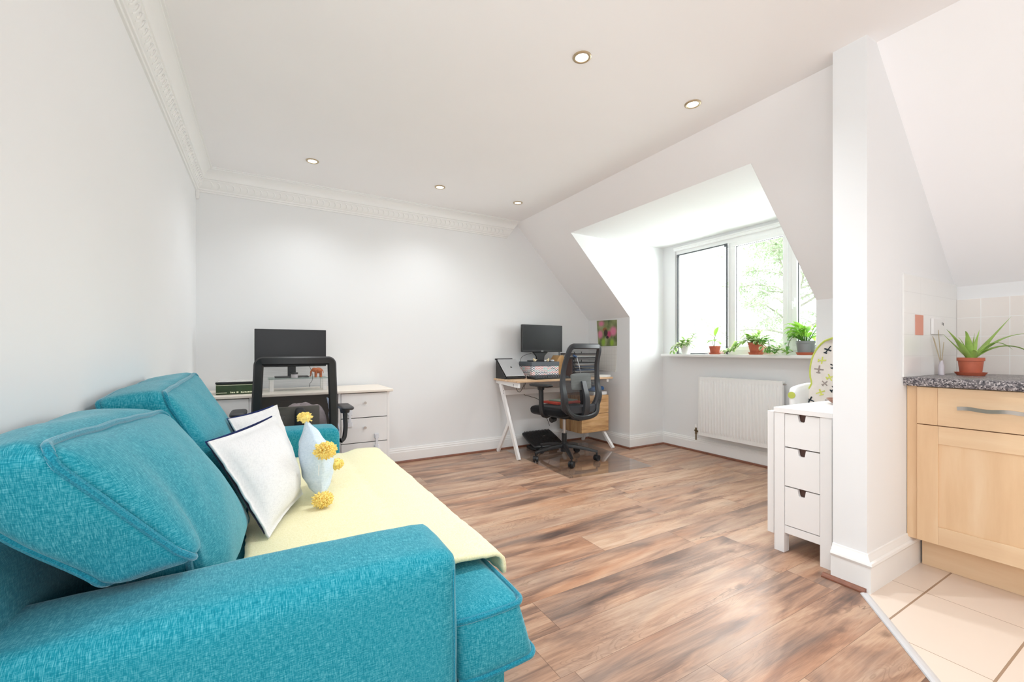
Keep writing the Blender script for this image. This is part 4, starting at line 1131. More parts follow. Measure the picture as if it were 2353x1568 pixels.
# laptop on its stand
c = (2.19, 3.80, DZ2); t = thing('laptop_stand', 'black tilted laptop stand at the left end of the oak desk', 'stand', c)
x0, x1 = 2.080, 2.300
mb = MB(c)
for x in (x0, x1-.006): mb.prism([(3.715, DZ2), (3.925, DZ2), (3.925, DZ2+.185), (3.905, DZ2+.185), (3.715, DZ2+.016)][::-1], 'x', x, x+.006)
mb.prism([(3.700, DZ2+.012), (3.706, DZ2+.008), (3.915, DZ2+.186), (3.909, DZ2+.192)][::-1], 'x', x0-.004, x1+.004)
mb.build('wedge', BP, t, bevel=.0015)
mb = MB(c); mb.tube([(x0-.012, 3.915, DZ2+.196), (x1-.03, 3.915, DZ2+.196)], .009, 10); mb.build('top_roll', BP, t, smooth=True)
mb = MB(c); mb.box((x0+.005, 3.690, DZ2+.004), (x1-.0, 3.706, DZ2+.022)); mb.build('front_lip', BP, t, bevel=.004)
M['alu'] = plain('silver_aluminium', (196, 197, 199), .38, .55)
ang = math.atan2(.180, .209)
R_ = Matrix.Rotation(ang, 3, 'X'); lc = Vector((2.190, 3.7995, DZ2+.112))
t = thing('laptop', 'closed silver laptop with a dark fruit-shaped emblem, lying on the tilted black stand', 'laptop', lc)
mb = MB(lc); mb.obox(lc, (.216, .255, .012), R_); mb.build('lid', M['alu'], t, bevel=.005)
mb = MB(lc)   # bitten-fruit emblem with its leaf, set into the lid
def em(x, y): return lc + R_ @ Vector((x, y, .0064))
pts = []
for k in range(40):
    a = 2*PI*k/40; r = .0105*(1 + .06*math.cos(2*a) - .10*max(0, math.sin(a))**6 - .07*max(0, -math.sin(a))**8)
    x, y = r*math.cos(a), r*1.05*math.sin(a)
    d = math.hypot(x-.0125, y-.001)
    if d < .0052: x, y = .0125 + (x-.0125)/d*.0052*1.0, .001 + (y-.001)/d*.0052
    if d < .0052: x = min(x, .0125 - math.sqrt(max(0, .0052**2-(y-.001)**2)))
    pts.append((x, y))
b0 = [mb.v(em(*p)) for p in pts]; ctr = mb.v(em(-.002, 0))
for k in range(40): mb.f((ctr, b0[k], b0[(k+1) % 40]))
lf = [mb.v(em(.001 + .0028*math.cos(a)*1.5*.7 - .0028*math.sin(a)*.25, .0148 + .0026*math.sin(a) + .0016*math.cos(a))) for a in [2*PI*k/10 for k in range(10)]]
mb.f(lf); mb.build('emblem', BP, t)
# patterned storage box with grey band
def chevron():
    m, nt, b = new_mat('chevron_paper')
    t = N(nt, 'ShaderNodeTexCoord'); sx = N(nt, 'ShaderNodeSeparateXYZ'); nt.links.new(t.outputs['Object'], sx.inputs[0])
    h = mathn(nt, 'ADD', sx.outputs[0], sx.outputs[1])
    zz = mathn(nt, 'PINGPONG', mathn(nt, 'ADD', h, 5.0), .017)
    v = mathn(nt, 'DIVIDE', mathn(nt, 'ADD', mathn(nt, 'ADD', sx.outputs[2], zz), 5.0), .021)
    fr = mathn(nt, 'FRACT', v); row = mathn(nt, 'FLOOR', v)
    seg = mathn(nt, 'FLOOR', mathn(nt, 'DIVIDE', mathn(nt, 'ADD', h, 5.0), .051))
    cb = N(nt, 'ShaderNodeCombineXYZ'); nt.links.new(row, cb.inputs[0]); nt.links.new(seg, cb.inputs[1])
    wn = N(nt, 'ShaderNodeTexWhiteNoise', noise_dimensions='2D'); nt.links.new(cb.outputs[0], wn.inputs['Vector'])
    r = ramp(nt, [(0, lin((42, 44, 60))), (.3, lin((60, 60, 104))), (.45, lin((226, 130, 128))), (.65, lin((206, 150, 160))), (.8, lin((120, 190, 180))), (.92, lin((170, 170, 178)))])
    r.color_ramp.interpolation = 'CONSTANT'; nt.links.new(wn.outputs['Value'], r.inputs[0])
    on = mathn(nt, 'LESS_THAN', fr, .42)
    nt.links.new(mixc(nt, on, lin((242, 240, 238)), r.outputs[0]), b.inputs['Base Color']); b.inputs['Roughness'].default_value = .6
    return m
M['chevron'] = chevron(); M['slate'] = plain('slate_grey_board', (92, 98, 104), .6)
c = (2.555, 3.83, DZ2); t = thing('storage_box', 'zigzag-patterned storage box with a slate grey lid, under the right-hand monitor', 'box', c)
mb = MB(c); mb.box((2.385, 3.705, DZ2), (2.725, 3.950, DZ2+.125)); mb.build('body', M['chevron'], t, bevel=.002)
mb = MB(c); mb.box((2.380, 3.700, DZ2+.125), (2.730, 3.955, DZ2+.170)); mb.build('lid', M['slate'], t, bevel=.002)
BXT = DZ2 + .1705
# monitor on the box
c = (2.57, 3.86, BXT); t = thing('monitor', 'black monitor standing on the zigzag storage box on the oak desk', 'monitor', c)
mb = MB(c); mb.box((2.345, 3.835, 1.035), (2.872, 3.865, 1.327)); mb.box((2.48, 3.865, 1.08), (2.74, 3.89, 1.28)); mb.build('housing', BP, t, bevel=.005)
mb = MB(c); mb.box((2.360, 3.8335, 1.056), (2.857, 3.8355, 1.313)); mb.build('screen', M['screen'], t)
mb = MB(c); mb.box((2.585, 3.8325, 1.041), (2.615, 3.8345, 1.047)); mb.build('maker_mark', M['chrome'], t)
mb = MB(c); mb.prism([(2.50, 1.036), (2.70, 1.036), (2.655, .99), (2.645, BXT+.01), (2.555, BXT+.01), (2.545, .99)][::-1], 'y', 3.866, 3.886); mb.build('stand_neck', BP, t, bevel=.003)
mb = MB(c); mb.box((2.475, 3.775, BXT), (2.70, 3.945, BXT+.010)); mb.build('stand_base', BP, t, bevel=.004)
# small things on the box and desk
M['cream_clay'] = plain('cream_clay', (226, 208, 172), .7, var=.1, vscale=60); M['pebble'] = plain('pale_pebble', (216, 216, 216), .5)
M['kraft'] = plain('kraft_card', (206, 164, 112), .7)
def fig(name, label, c, cat, build, grp=None):
    t = thing(name, label, cat, c, 0, grp); build(t, c); return t
def bird(t, c):
    mb = MB(); mb.ball((0, 0, .014), (.018, .013, .013), 14, 9); mb.ball((-.012, 0, .028), .009, 12, 8); mb.cyl((-.020, 0, .028), (-.027, 0, .027), .003, .0005, 8); mb.cyl((.014, 0, .016), (.030, 0, .024), .006, .002, 8); mb.build('body', M['cream_clay'], t, smooth=True, angle=60)
fig('bird_figurine', 'small cream bird ornament on the slate lid, left of the monitor neck', (2.445, 3.745, BXT), 'figurine', bird)
def bird2(t, c):
    mb = MB(); mb.ball((0, 0, .013), (.016, .014, .013), 14, 9); mb.ball((.008, 0, .027), .0095, 12, 8); mb.cyl((.016, 0, .028), (.023, 0, .026), .003, .0005, 8); mb.cyl((-.012, 0, .014), (-.026, 0, .02), .006, .002, 8); mb.build('body', M['cream_clay'], t, smooth=True, angle=60)
fig('bird_figurine', 'small cream bird ornament between two pebbles, right in front of the monitor neck', (2.605, 3.735, BXT), 'figurine', bird2)
for (x, y, r, lab) in ((2.565, 3.725, (.014, .011, .009), 'small pale pebble on the slate lid, left of the right-hand bird ornament'), (2.66, 3.73, (.022, .015, .010), 'larger pale pebble on the slate lid, right of the bird ornament')):
    mb = MB(); mb.ball((0, 0, r[2]), r, 14, 9, jit=.12); o = mb.build('pebble', M['pebble'], smooth=True, angle=80); o.location = (x, y, BXT+.0012); tag(o, lab, 'pebble', 'pebbles under the right-hand monitor')
c = (2.80, 3.80, DZ2)
mb = MB(c); mb.prism([(2.755, DZ2), (2.86, DZ2), (2.86, DZ2+.18), (2.835, DZ2+.235), (2.79, DZ2+.235), (2.755, DZ2+.185)][::-1], 'y', 3.77, 3.90)
o = mb.build('card_box', M['kraft'], bevel=.002); o.location = c; tag(o, 'brown kraft card box with a gabled top, right of the zigzag box', 'box')
# keyboard
c = (2.52, 3.60, DZ2); t = thing('keyboard', 'black keyboard lying in front of the zigzag storage box', 'keyboard', c)
mb = MB(c); mb.prism([(3.525, DZ2), (3.685, DZ2), (3.685, DZ2+.028), (3.525, DZ2+.014)][::-1], 'x', 2.31, 2.75); mb.build('body', BP, t, bevel=.003)
M['key'] = plain('dark_key_caps', (50, 51, 56), .5)
mb = MB(c)
for r in range(5):
    for k in range(20):
        x = 2.325 + k*.0208; y = 3.545 + r*.0265; z = DZ2 + .0165 + (y-3.535)*.0875
        mb.hexa([(x,y,z-.003),(x+.016,y,z-.003),(x+.016,y+.019,z-.0015),(x,y+.019,z-.0015),(x+.002,y+.002,z+.006),(x+.014,y+.002,z+.006),(x+.014,y+.016,z+.0075),(x+.002,y+.016,z+.0075)])
kb_ = mb.build('key_field', M['key'], t)
# letter tray of papers behind the chair
c = (3.06, 3.80, DZ2); t = thing('letter_tray', 'black wire letter tray crammed with papers, seen through the dark chair mesh', 'tray', c)
TX0, TX1, TY0, TY1 = 2.90, 3.225, 3.66, 3.935
for x in (TX0, TX1):
    for y in (TY0, TY1): mb = MB(c); mb.cyl((x, y, DZ2), (x, y, DZ2+.275), .0045, .0045, 8); mb.build('upright', BP, t, smooth=True)
rg = random.Random(9)
tiers = [DZ2+.012, DZ2+.10, DZ2+.19]
for z in tiers:
    mb = MB(c); mb.box((TX0, TY0, z-.004), (TX1, TY1, z)); mb.box((TX0-.003, TY0-.003, z-.004), (TX0+.004, TY1, z+.022)); mb.box((TX1-.004, TY0-.003, z-.004), (TX1+.003, TY1, z+.022)); mb.build('shelf', BP, t)
cols = [(236, 236, 234), (196, 186, 176), (84, 78, 76), (228, 224, 214), (70, 92, 124), (150, 140, 132), (240, 240, 240), (60, 58, 60)]
pm = [plain('paper_tone', q, .7) for q in cols]
k = 0
for zi, z in enumerate(tiers):
    zz = z + .0005
    for q in range(5):
        h = rg.uniform(.007, .016); dx_ = rg.uniform(-.012, .012); y_ = TY0 - rg.uniform(-.01, .035)
        mb = MB(); cc = (3.0625, 3.80, zz)
        mb = MB(cc); mb.box((TX0+.020+dx_, y_, zz), (TX1-.020+dx_, TY1-.01, zz+h))
        o = mb.build('paper_pile', pm[(k*3+q) % 8], bevel=.001); o.location = cc
        tag(o, 'pile of papers stacked in the wire letter tray behind the dark chair mesh', 'papers', 'papers in the wire letter tray'); zz += h + .0006
    k += 1
# vertical books left of the tray
M['book_a'] = plain('striped_book_spine', (150, 140, 128), .6, var=.4, vscale=60)
for i, (x, w, h, mt, lab) in enumerate(((2.872, .010, .20, plain('brown_book', (96, 62, 52), .6), 'thin brown book standing between the kraft box and the letter tray'), (2.8835, .011, .215, plain('dark_book', (58, 56, 58), .6), 'thin charcoal book standing beside the letter tray uprights'))):
    mb = MB((x, 3.74, DZ2)); mb.box((x, 3.67, DZ2), (x+w-.0015, 3.85, DZ2+h)); o = mb.build('book', mt, bevel=.001); o.location = (x, 3.74, DZ2); tag(o, lab, 'book', 'upright books on the oak desk')
# loose white papers at the right end
mb = MB((3.20, 3.57, DZ2))
for k in range(4): mb.obox((3.19, 3.565, DZ2+.003+k*.0055), (.175, .125, .005), Matrix.Rotation(.04*k-.05, 3, 'Z'))
o = mb.build('paper_pile', pm[0]); o.location = (3.20, 3.57, DZ2); tag(o, 'short stack of white paper on the right front corner of the oak desk', 'papers')
# desk lamp: thin white rod on a round blue foot, seen through the mesh
M['blue'] = plain('bright_blue', (52, 98, 156), .45)
c = (2.93, 3.585, DZ2); t = thing('desk_lamp', 'slim rod desk lamp with a blue foot, seen through the dark chair mesh', 'lamp', c)
mb = MB(); mb.lathe([(0, 0), (.042, 0), (.042, .010), (.012, .020), (0, .020)]); mb.build('foot', M['blue'], t, smooth=True, angle=50)
mb = MB(); mb.tube(spline([(0, 0, .018), (-.01, .01, .10), (-.035, .03, .22)], 6), .004, 8); mb.build('rod', M['chrome'], t, smooth=True)
mb = MB(); mb.tube([(-.035, .03, .22), (-.075, .04, .235)], .012, 10); mb.build('lamp_head', M['blue'], t, smooth=True, angle=50)
# things on the drawer box
BT = bz1 + .0005
mb = MB((3.16, 3.62, BT)); 
for k in range(5): mb.obox((3.155, 3.64, BT+.004+k*.0065), (.185, .22, .006), Matrix.Rotation(.03*(k % 3)-.03, 3, 'Z'))
o = mb.build('paper_pile', pm[6]); o.location = (3.16, 3.62, BT); tag(o, 'white papers lying on the drawer box under the oak desk top', 'papers')
c = (3.15, 3.62, BT+.043); mb = MB(c); soft(mb, [(3.06, 3.56, c[2]), (3.245, 3.56, c[2]), (3.245, 3.70, c[2]), (3.06, 3.70, c[2]), (3.06, 3.56, c[2]+.045), (3.245, 3.56, c[2]+.045), (3.245, 3.70, c[2]+.045), (3.06, 3.70, c[2]+.045)], (.006, .012, .008), .02, 10, .006, 3, ws=14)
o = mb.build('pouch', M['blue'], smooth=True, angle=60); o.location = c; tag(o, 'blue zip pouch on the white papers under the oak desk top', 'pouch')
# red folder on the chair seat
c = Vector((2.505, 3.37, .5345))
mb = MB(c); mb.obox(c + Vector((.03, .03, .010)), (.30, .22, .020), Matrix.Rotation(.10, 3, 'Z')); o = mb.build('folder', plain('red_card', (178, 62, 46), .55), bevel=.002); o.location = c; tag(o, 'red folder lying on the seat of the dark-mesh office chair', 'folder')
c2 = c + Vector((.05, .02, .0205)); mb = MB(c2); mb.obox(c2 + Vector((0, .01, .006)), (.24, .17, .010), Matrix.Rotation(.22, 3, 'Z')); o = mb.build('folder', plain('sage_card', (112, 124, 112), .6), bevel=.001); o.location = c2; tag(o, 'thin sage green folder lying on top of the red folder', 'folder')
# calendar on the knee wall
def flower_photo():
    m, nt, b = new_mat('flower_photo_print')
    t = N(nt, 'ShaderNodeTexCoord'); sx = N(nt, 'ShaderNodeSeparateXYZ'); nt.links.new(t.outputs['Object'], sx.inputs[0])
    u = mathn(nt, 'MULTIPLY', sx.outputs[1], -1.0); v = sx.outputs[2]      # u grows to the right as seen from the room
    def blob(cu, cv, ru, rv, soft_=.6):
        a = mathn(nt, 'POWER', mathn(nt, 'DIVIDE', mathn(nt, 'SUBTRACT', u, cu), ru), 2.0); c = mathn(nt, 'POWER', mathn(nt, 'DIVIDE', mathn(nt, 'SUBTRACT', v, cv), rv), 2.0)
        d = mathn(nt, 'SQRT', mathn(nt, 'ADD', a, c))
        mr = N(nt, 'ShaderNodeMapRange'); mr.interpolation_type = 'SMOOTHSTEP'; mr.inputs[1].default_value = 1.0; mr.inputs[2].default_value = 1-soft_; nt.links.new(d, mr.inputs[0]); return mr.outputs[0]
    g = ramp(nt, [(.3, lin((84, 98, 58))), (.5, lin((132, 142, 92))), (.7, lin((160, 166, 122)))]); nt.links.new(tnoise(nt, coords(nt, (1, 14, 9)), 1, 2), g.inputs[0])
    c = g.outputs[0]
    pink, dk, lg = lin((222, 128, 160)), lin((54, 42, 34)), lin((150, 186, 60))
    for (cu, cv, ru, rv, col, s_) in ((-.06, -.10, .05, .07, lg, .8), (.08, -.11, .05, .06, lg, .8), (-.09, .115, .07, .05, pink, .9), (-.11, -.01, .06, .07, pink, .8), (.10, .02, .075, .075, pink, .7), (.03, -.01, .05, .055, lin((196, 74, 118)), .6),
                                   (-.035, .045, .045, .03, lin((150, 100, 60)), .5), (-.02, .005, .040, .052, dk, .45), (.005, -.045, .03, .022, lin((58, 34, 40)), .5)):
        c = mixc(nt, blob(cu, cv, ru, rv, s_), c, col)
    nt.links.new(c, b.inputs['Base Color']); b.inputs['Roughness'].default_value = .35; return m
c = (XK-.003, 3.677, 1.247); t = thing('wall_calendar', 'wall calendar with a bee on pink flowers, hung beside the oak desk', 'calendar', c)
mb = MB(c); mb.hexa([(XK-.004, 3.822, 1.100), (XK-.004, 3.520, 1.103), (XK-.001, 3.520, 1.103), (XK-.001, 3.822, 1.100), (XK-.012, 3.842, 1.399), (XK-.004, 3.522, 1.394), (XK-.001, 3.522, 1.394), (XK-.001, 3.842, 1.399)]); mb.build('picture_page', flower_photo(), t)
def cal_page():
    m, nt, b = new_mat('calendar_date_page')
    t = N(nt, 'ShaderNodeTexCoord'); sx = N(nt, 'ShaderNodeSeparateXYZ'); nt.links.new(t.outputs['Object'], sx.inputs[0])
    fy = mathn(nt, 'FRACT', mathn(nt, 'DIVIDE', mathn(nt, 'ADD', sx.outputs[1], 5.0), .041)); fz = mathn(nt, 'FRACT', mathn(nt, 'DIVIDE', mathn(nt, 'ADD', sx.outputs[2], 5.0), .041))
    g = mathn(nt, 'MAXIMUM', mathn(nt, 'LESS_THAN', fy, .04), mathn(nt, 'LESS_THAN', fz, .04))
    nt.links.new(mixc(nt, mathn(nt, 'MULTIPLY', g, .5), lin((226, 224, 220)), lin((176, 172, 168))), b.inputs['Base Color']); b.inputs['Roughness'].default_value = .6; return m
mb = MB(c); mb.hexa([(XK-.010, 3.812, .822), (XK-.006, 3.536, .812), (XK-.001, 3.536, .812), (XK-.001, 3.812, .822), (XK-.004, 3.822, 1.097), (XK-.004, 3.520, 1.100), (XK-.001, 3.520, 1.100), (XK-.001, 3.822, 1.097)]); mb.build('date_page', cal_page(), t)
# footrest
c = (2.58, 3.81, .012); t = thing('footrest', 'black ribbed tilting footrest on the floor under the oak desk', 'footrest', c)
FR = lambda x, y, z: Vector((2.40 + .37*x, 3.672 + .258*y + .012*x, .055 + .105*y + z))
mb = MB(c); soft(mb, [FR(0,0,-.022), FR(1,0,-.022), FR(1,1,-.022), FR(0,1,-.022), FR(0,0,.010), FR(1,0,.010), FR(1,1,.010), FR(0,1,.010)], (.012, .010, .006), .013, 12); mb.build('foot_platform', BP, t, smooth=True, angle=60)
M['nub'] = plain('black_rubber', (16, 16, 22), .5)
mb = MB(c)
for i in range(17):
    for j in range(12):
        p = FR(.07 + .86*i/16, .07 + .86*j/11, .0185); mb.cyl(p, p + Vector((0, -.0015, .004)), .0065, .004, 6)
mb.build('grip_pattern', M['nub'], t)
mb = MB(c); mb.box((2.44, 3.72, .0045), (2.74, 3.90, .03)); mb.prism([(3.72, .028), (3.86, .028), (3.86, .115), (3.72, .055)][::-1], 'x', 2.46, 2.475); mb.prism([(3.72, .028), (3.86, .028), (3.86, .115), (3.72, .055)][::-1], 'x', 2.705, 2.72); mb.build('base', BP, t, bevel=.004)
mb = MB(c); p = FR(.55, .5, .0235); mb.obox(p, (.030, .004, .001), Matrix.Rotation(.37, 3, 'X')); mb.build('maker_mark', M['chrome'], t)
# clear mat
M['mat'] = glassy('clear_floor_mat_plastic', (.965, .97, .975), .34, .05)
mb = MB((2.62, 3.35, 0)); P = [(2.19, 2.80), (3.04, 2.705), (3.175, 3.34), (3.11, 3.90), (2.26, 3.93)]
mb.prism([(2.165, 2.79), (3.04, 2.700), (3.165, 3.80), (2.19, 3.905)], 'z', .0008, .0032)
o = mb.build('floor_mat', M['mat']); o.location = (2.62, 3.35, 0); tag(o, 'clear plastic floor protector mat under the dark-mesh office chair', 'mat')
# cables under the oak desk
cable('black cable looping under the left end of the oak desk', [(2.20, 3.72, .735), (2.205, 3.73, .69), (2.235, 3.75, .64), (2.275, 3.76, .625), (2.315, 3.76, .68), (2.33, 3.76, .735)])
cable('black cable running down the wall under the oak desk to the footrest side', [(2.42, 3.86, .735), (2.40, 3.88, .66), (2.41, 3.90, .58), (2.50, 3.91, .55), (2.62, 3.92, .50), (2.72, 3.965, .36), (2.79, 3.966, .20)])
cable('thin black monitor lead curling from the left monitor edge onto the slate lid', [(2.50, 3.895, 1.02), (2.42, 3.90, 1.0), (2.36, 3.88, .97), (2.335, 3.86, .90), (2.33, 3.86, .80), (2.34, 3.87, .766)], .0022)

# ------------------------------------------------------------------ radiator
c = (3.87, 2.40, .485); t = thing('radiator', 'white fluted panel radiator under the dormer window', 'radiator', c)
RY0, RY1, RZ0, RZ1, RX = 1.995, 2.803, .192, .782, 3.815
mb = MB(c); n = 25; prf = []
pitch = (RY1-RY0-.02)/n
for k in range(n):
    y = RY0 + .01 + k*pitch
    prf += [(y, 0), (y+.10*pitch, 0), (y+.26*pitch, -.009), (y+.74*pitch, -.009), (y+.90*pitch, 0)]
prf = [(RY0, 0)] + prf + [(RY1-.01, 0), (RY1, 0)]
zs = [(RZ0, 0), (RZ0+.035, 0), (RZ0+.06, 1), (RZ1-.06, 1), (RZ1-.035, 0), (RZ1, 0)]
G = [[mb.v((RX + d*k + .0, y, z)) for (y, d) in prf] for (z, k) in zs]
for A, B in zip(G, G[1:]):
    for i in range(len(prf)-1): mb.f((A[i], A[i+1], B[i+1], B[i]))
mb.build('front_panel', M['gloss_white'], t, smooth=True, angle=25)
mb = MB(c); mb.box((RX+.0005, RY0-.004, RZ0-.003), (RX+.030, RY0+.004, RZ1+.003)); mb.box((RX+.0005, RY1-.004, RZ0-.003), (RX+.030, RY1+.004, RZ1+.003)); mb.box((RX+.0005, RY0, RZ1-.008), (RX+.05, RY1, RZ1+.004)); mb.box((RX+.0005, RY0, RZ0-.002), (RX+.02, RY1, RZ0+.01)); mb.build('casing', M['gloss_white'], t, bevel=.001)
mb = MB(c)
for y in (2.12, 2.68): mb.box((RX+.012, y, RZ0+.03), (XW-.0005, y+.03, RZ1-.05))
mb.build('bracket', M['gloss_white'], t)
mb = MB(c); mb.cyl((RX+.014, RY1+.002, .225), (RX+.014, RY1+.040, .225), .010, .010, 12); mb.cyl((RX+.014, RY1+.040, .195), (RX+.014, RY1+.040, .262), .011, .009, 12); mb.cyl((RX-.008, RY1+.040, .235), (RX+.014, RY1+.040, .235), .006, .008, 10); mb.cyl((RX+.014, RY1+.040, .135), (RX+.014, RY1+.040, .2), .007, .007, 10); mb.build('valve', M['brass'], t, smooth=True, angle=45)
mb = MB(c); mb.cyl((RX+.014, RY1+.040, .262), (RX+.014, RY1+.040, .292), .013, .012, 14); mb.build('valve_cap', M['gloss_white'], t, smooth=True, angle=45)
mb = MB(c); mb.cyl((RX+.014, RY0-.004, .762), (RX+.014, RY0-.022, .762), .009, .007, 10); mb.cyl((RX+.006, RY0-.022, .762), (RX+.006, RY0-.034, .762), .004, .004, 8); mb.build('bleed_valve', M['chrome'], t, smooth=True, angle=45)
# ------------------------------------------------------------------ gate-leg table with drawers
c = (2.62, 1.12, 0); t = thing('drop_leaf_table', 'white folded drop-leaf table with three notched drawers, against the white partition', 'table', c)
TX0, TX1, TYa, TYb, TH = 2.335, 2.955, .995, 1.262, .752
mb = MB(c); mb.box((TX0-.004, TYa-.006, TH-.026), (TX1+.004, TYb, TH)); mb.build('table_top', WF, t, bevel=.002)
for (x, y) in ((TX0, TYa), (TX0, TYb-.052), (TX1-.05, TYa), (TX1-.05, TYb-.052)):
    mb = MB(c); mb.box((x, y, 0), (x+.048, y+.050, TH-.0265)); mb.build('leg', WF, t, bevel=.0015)
mb = MB(c); mb.box((TX0+.05, TYb-.030, .12), (TX1-.052, TYb-.012, TH-.027)); mb.box((TX0+.05, TYa+.004, .12), (TX1-.052, TYa+.020, TH-.027)); mb.box((TX0+.004, TYa+.051, .103), (TX0+.030, TYb-.053, .142)); mb.box((TX1-.03, TYa+.051, .103), (TX1-.004, TYb-.053, TH-.027)); mb.box((TX0+.03, TYa+.02, .112), (TX1-.03, TYb-.03, .125)); mb.build('carcass', WF, t, bevel=.001)
zs = [(.553, .722), (.350, .547), (.147, .344)]
y0, y1 = TYa+.0525, TYb-.0545
for (z0, z1) in zs:
    ym = (y0+y1)/2
    mb = MB(c); mb.prism([(y0, z0), (y1, z0), (y1, z1), (ym+.019, z1), (ym+.014, z1-.030), (ym+.009, z1-.035), (ym-.009, z1-.035), (ym-.014, z1-.030), (ym-.019, z1), (y0, z1)], 'x', TX0+.003, TX0+.019)
    d = mb.build('drawer', WF, t)
    mb = MB(c); mb.box((TX0+.022, y0-.002, z0-.002), (TX0+.40, y0+.01, z1-.01)); mb.box((TX0+.022, y1-.01, z0-.002), (TX0+.40, y1+.002, z1-.01)); mb.box((TX0+.022, y0, z0), (TX0+.40, y1, z0+.008)); mb.build('drawer_tray', M['taupe'], d)
    mb = MB(c); mb.box((TX0+.0205, y0-.004, z0-.004), (TX0+.0218, y1+.004, z1+.003)); 
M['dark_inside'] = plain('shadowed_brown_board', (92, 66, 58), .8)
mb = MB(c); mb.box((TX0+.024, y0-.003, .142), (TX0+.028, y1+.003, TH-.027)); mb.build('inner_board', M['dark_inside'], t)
mb = MB(c); mb.box((TX0+.018, TYb+.010, .075), (TX1, TYb+.043, TH-.026)); lf_ = mb.build('drop_leaf', WF, t, bevel=.002)
mb = MB(c)
for x in (2.45, 2.85): mb.cyl((x, TYb+.004, TH-.03), (x+.05, TYb+.004, TH-.03), .005, .005, 8)
mb.box((TX0+.06, TYb-.010, .16), (TX1-.06, TYb+.0095, .20)); mb.build('hinge', WF, lf_)
# bowl on the table
M['bowl'] = plain('brown_clay', (150, 104, 84), .5, var=.08)
mb = MB(); mb.lathe([(0, 0), (.03, 0), (.05, .010), (.072, .030), (.070, .031), (.047, .013), (.0, .005)]); o = mb.build('bowl', M['bowl'], smooth=True, angle=60); o.location = (2.755, 1.125, TH+.0005)
tag(o, 'shallow brown bowl on the white table top, half hidden by the partition', 'bowl')

# ------------------------------------------------------------------ high chair
c = (3.17, 1.315, 0); t = thing('high_chair', 'white high chair with aeroplane-print cushion and lime piping, behind the white drop-leaf table', 'high chair', c)
M['plane_cloth'] = plain('cream_plane_cloth', (222, 214, 206), .9, var=.03, vscale=30)
M['p_black'] = plain('print_black', (40, 48, 54), .9); M['p_grey'] = plain('print_grey', (152, 140, 134), .9); M['p_lime'] = plain('print_lime', (206, 210, 104), .9)
M['lime'] = plain('lime_piping', (190, 200, 92), .8)
def outline(z):
    """half width of the backrest at height z"""
    if z > .86: return .170*math.sqrt(max(0, 1-((z-.92)/.225)**2))**.9
    k = min(1, (.86-z)/.11)
    return .164 - .010*math.sin(PI*min(1, k*1.6)) + .030*k*k
HY = 1.315
def backpt(s, z, dx_=0): return Vector((3.215 + .10*(z-.75) + .045*(1-0)*(s*s)*-1 + dx_, HY + s*outline(z), z))
mb = MB(c); NZ, NS = 26, 18
Zs = [.60 + .535*k/NZ for k in range(NZ+1)]; Zs[-1] = 1.1445
def shell(d0, amp):
    return [[mb.v(backpt(-1+2*i/NS, z, d0 - amp*max(0, 1-(-1+2*i/NS)**4)*min(1, (1.15-z)*6))) for i in range(NS+1)] for z in Zs]
A = shell(0, .035)
for j in range(NZ):
    for i in range(NS): mb.f((A[j][i], A[j][i+1], A[j+1][i+1], A[j+1][i]))
B = shell(.028, .0)
for j in range(NZ):
    for i in range(NS): mb.f((B[j][i+1], B[j][i], B[j+1][i], B[j+1][i+1]))
for j in range(NZ):
    mb.f((A[j][0], A[j+1][0], B[j+1][0], B[j][0])); mb.f((A[j+1][NS], A[j][NS], B[j][NS], B[j+1][NS]))
# the aeroplane print
rg = random.Random(3)
def plane_print(s, z, ang, sc, mi):
    sc *= 1.15; prs = [[(-.5,-.07),(.5,-.07),(.5,.09),(-.5,.09)], [(-.085,-.45),(.085,-.45),(.085,.5),(-.085,.5)], [(-.22,-.47),(.22,-.47),(.22,-.33),(-.22,-.33)]]
    for p in prs:
        ids = []
        for (x, y) in p:
            a, b_ = x*math.cos(ang)-y*math.sin(ang), x*math.sin(ang)+y*math.cos(ang)
            z_ = z + b_*sc; s_ = s + a*sc/.165
            ids.append(mb.v(backpt(s_, z_, -.0022 - .035*max(0, 1-s_**4)*min(1, (1.15-z_)*6))))
        mb.f(ids, mi)
for (s, z, a, sc, mi) in ((.55,1.055,.3,.046,1),(.10,1.02,-.4,.044,2),(.62,.985,1.5,.042,3),(.20,.95,.5,.040,1),(.68,.925,.1,.046,2),(.32,.875,1.2,.04,3),(.02,.87,.6,.046,1),(.50,.835,.8,.036,2),(-.3,1.05,.4,.045,1),(-.55,.95,1.0,.045,2),(-.2,.93,.2,.04,3),
                      (.15,.80,.9,.044,1),(.55,.775,-.5,.04,3),(.82,.72,.4,.042,1),(-.45,.83,.3,.045,1),(.25,.72,.3,.04,2),(.02,1.09,.2,.034,2)): plane_print(s, z, a, sc, mi)
mb.build('cushion', [M['plane_cloth'], M['p_black'], M['p_grey'], M['p_lime']], t, smooth=True, angle=60)
mb = MB(c); pth = [backpt(1, z, .002) for z in Zs] + [backpt(-1, z, .002) for z in Zs[::-1]]; mb.tube(pth, .0065, 8, ref=(1, 0, .1)); mb.build('piping', M['lime'], t, smooth=True)
mb = MB(c); soft(mb, [(3.255,1.16,.58),(3.30,1.16,.58),(3.30,1.47,.58),(3.255,1.47,.58),(3.275,1.20,1.08),(3.315,1.20,1.08),(3.315,1.43,1.08),(3.275,1.43,1.08)], (.01,.03,.04), .018, 12); mb.build('seat_shell', M['upvc'], t, smooth=True, angle=60)
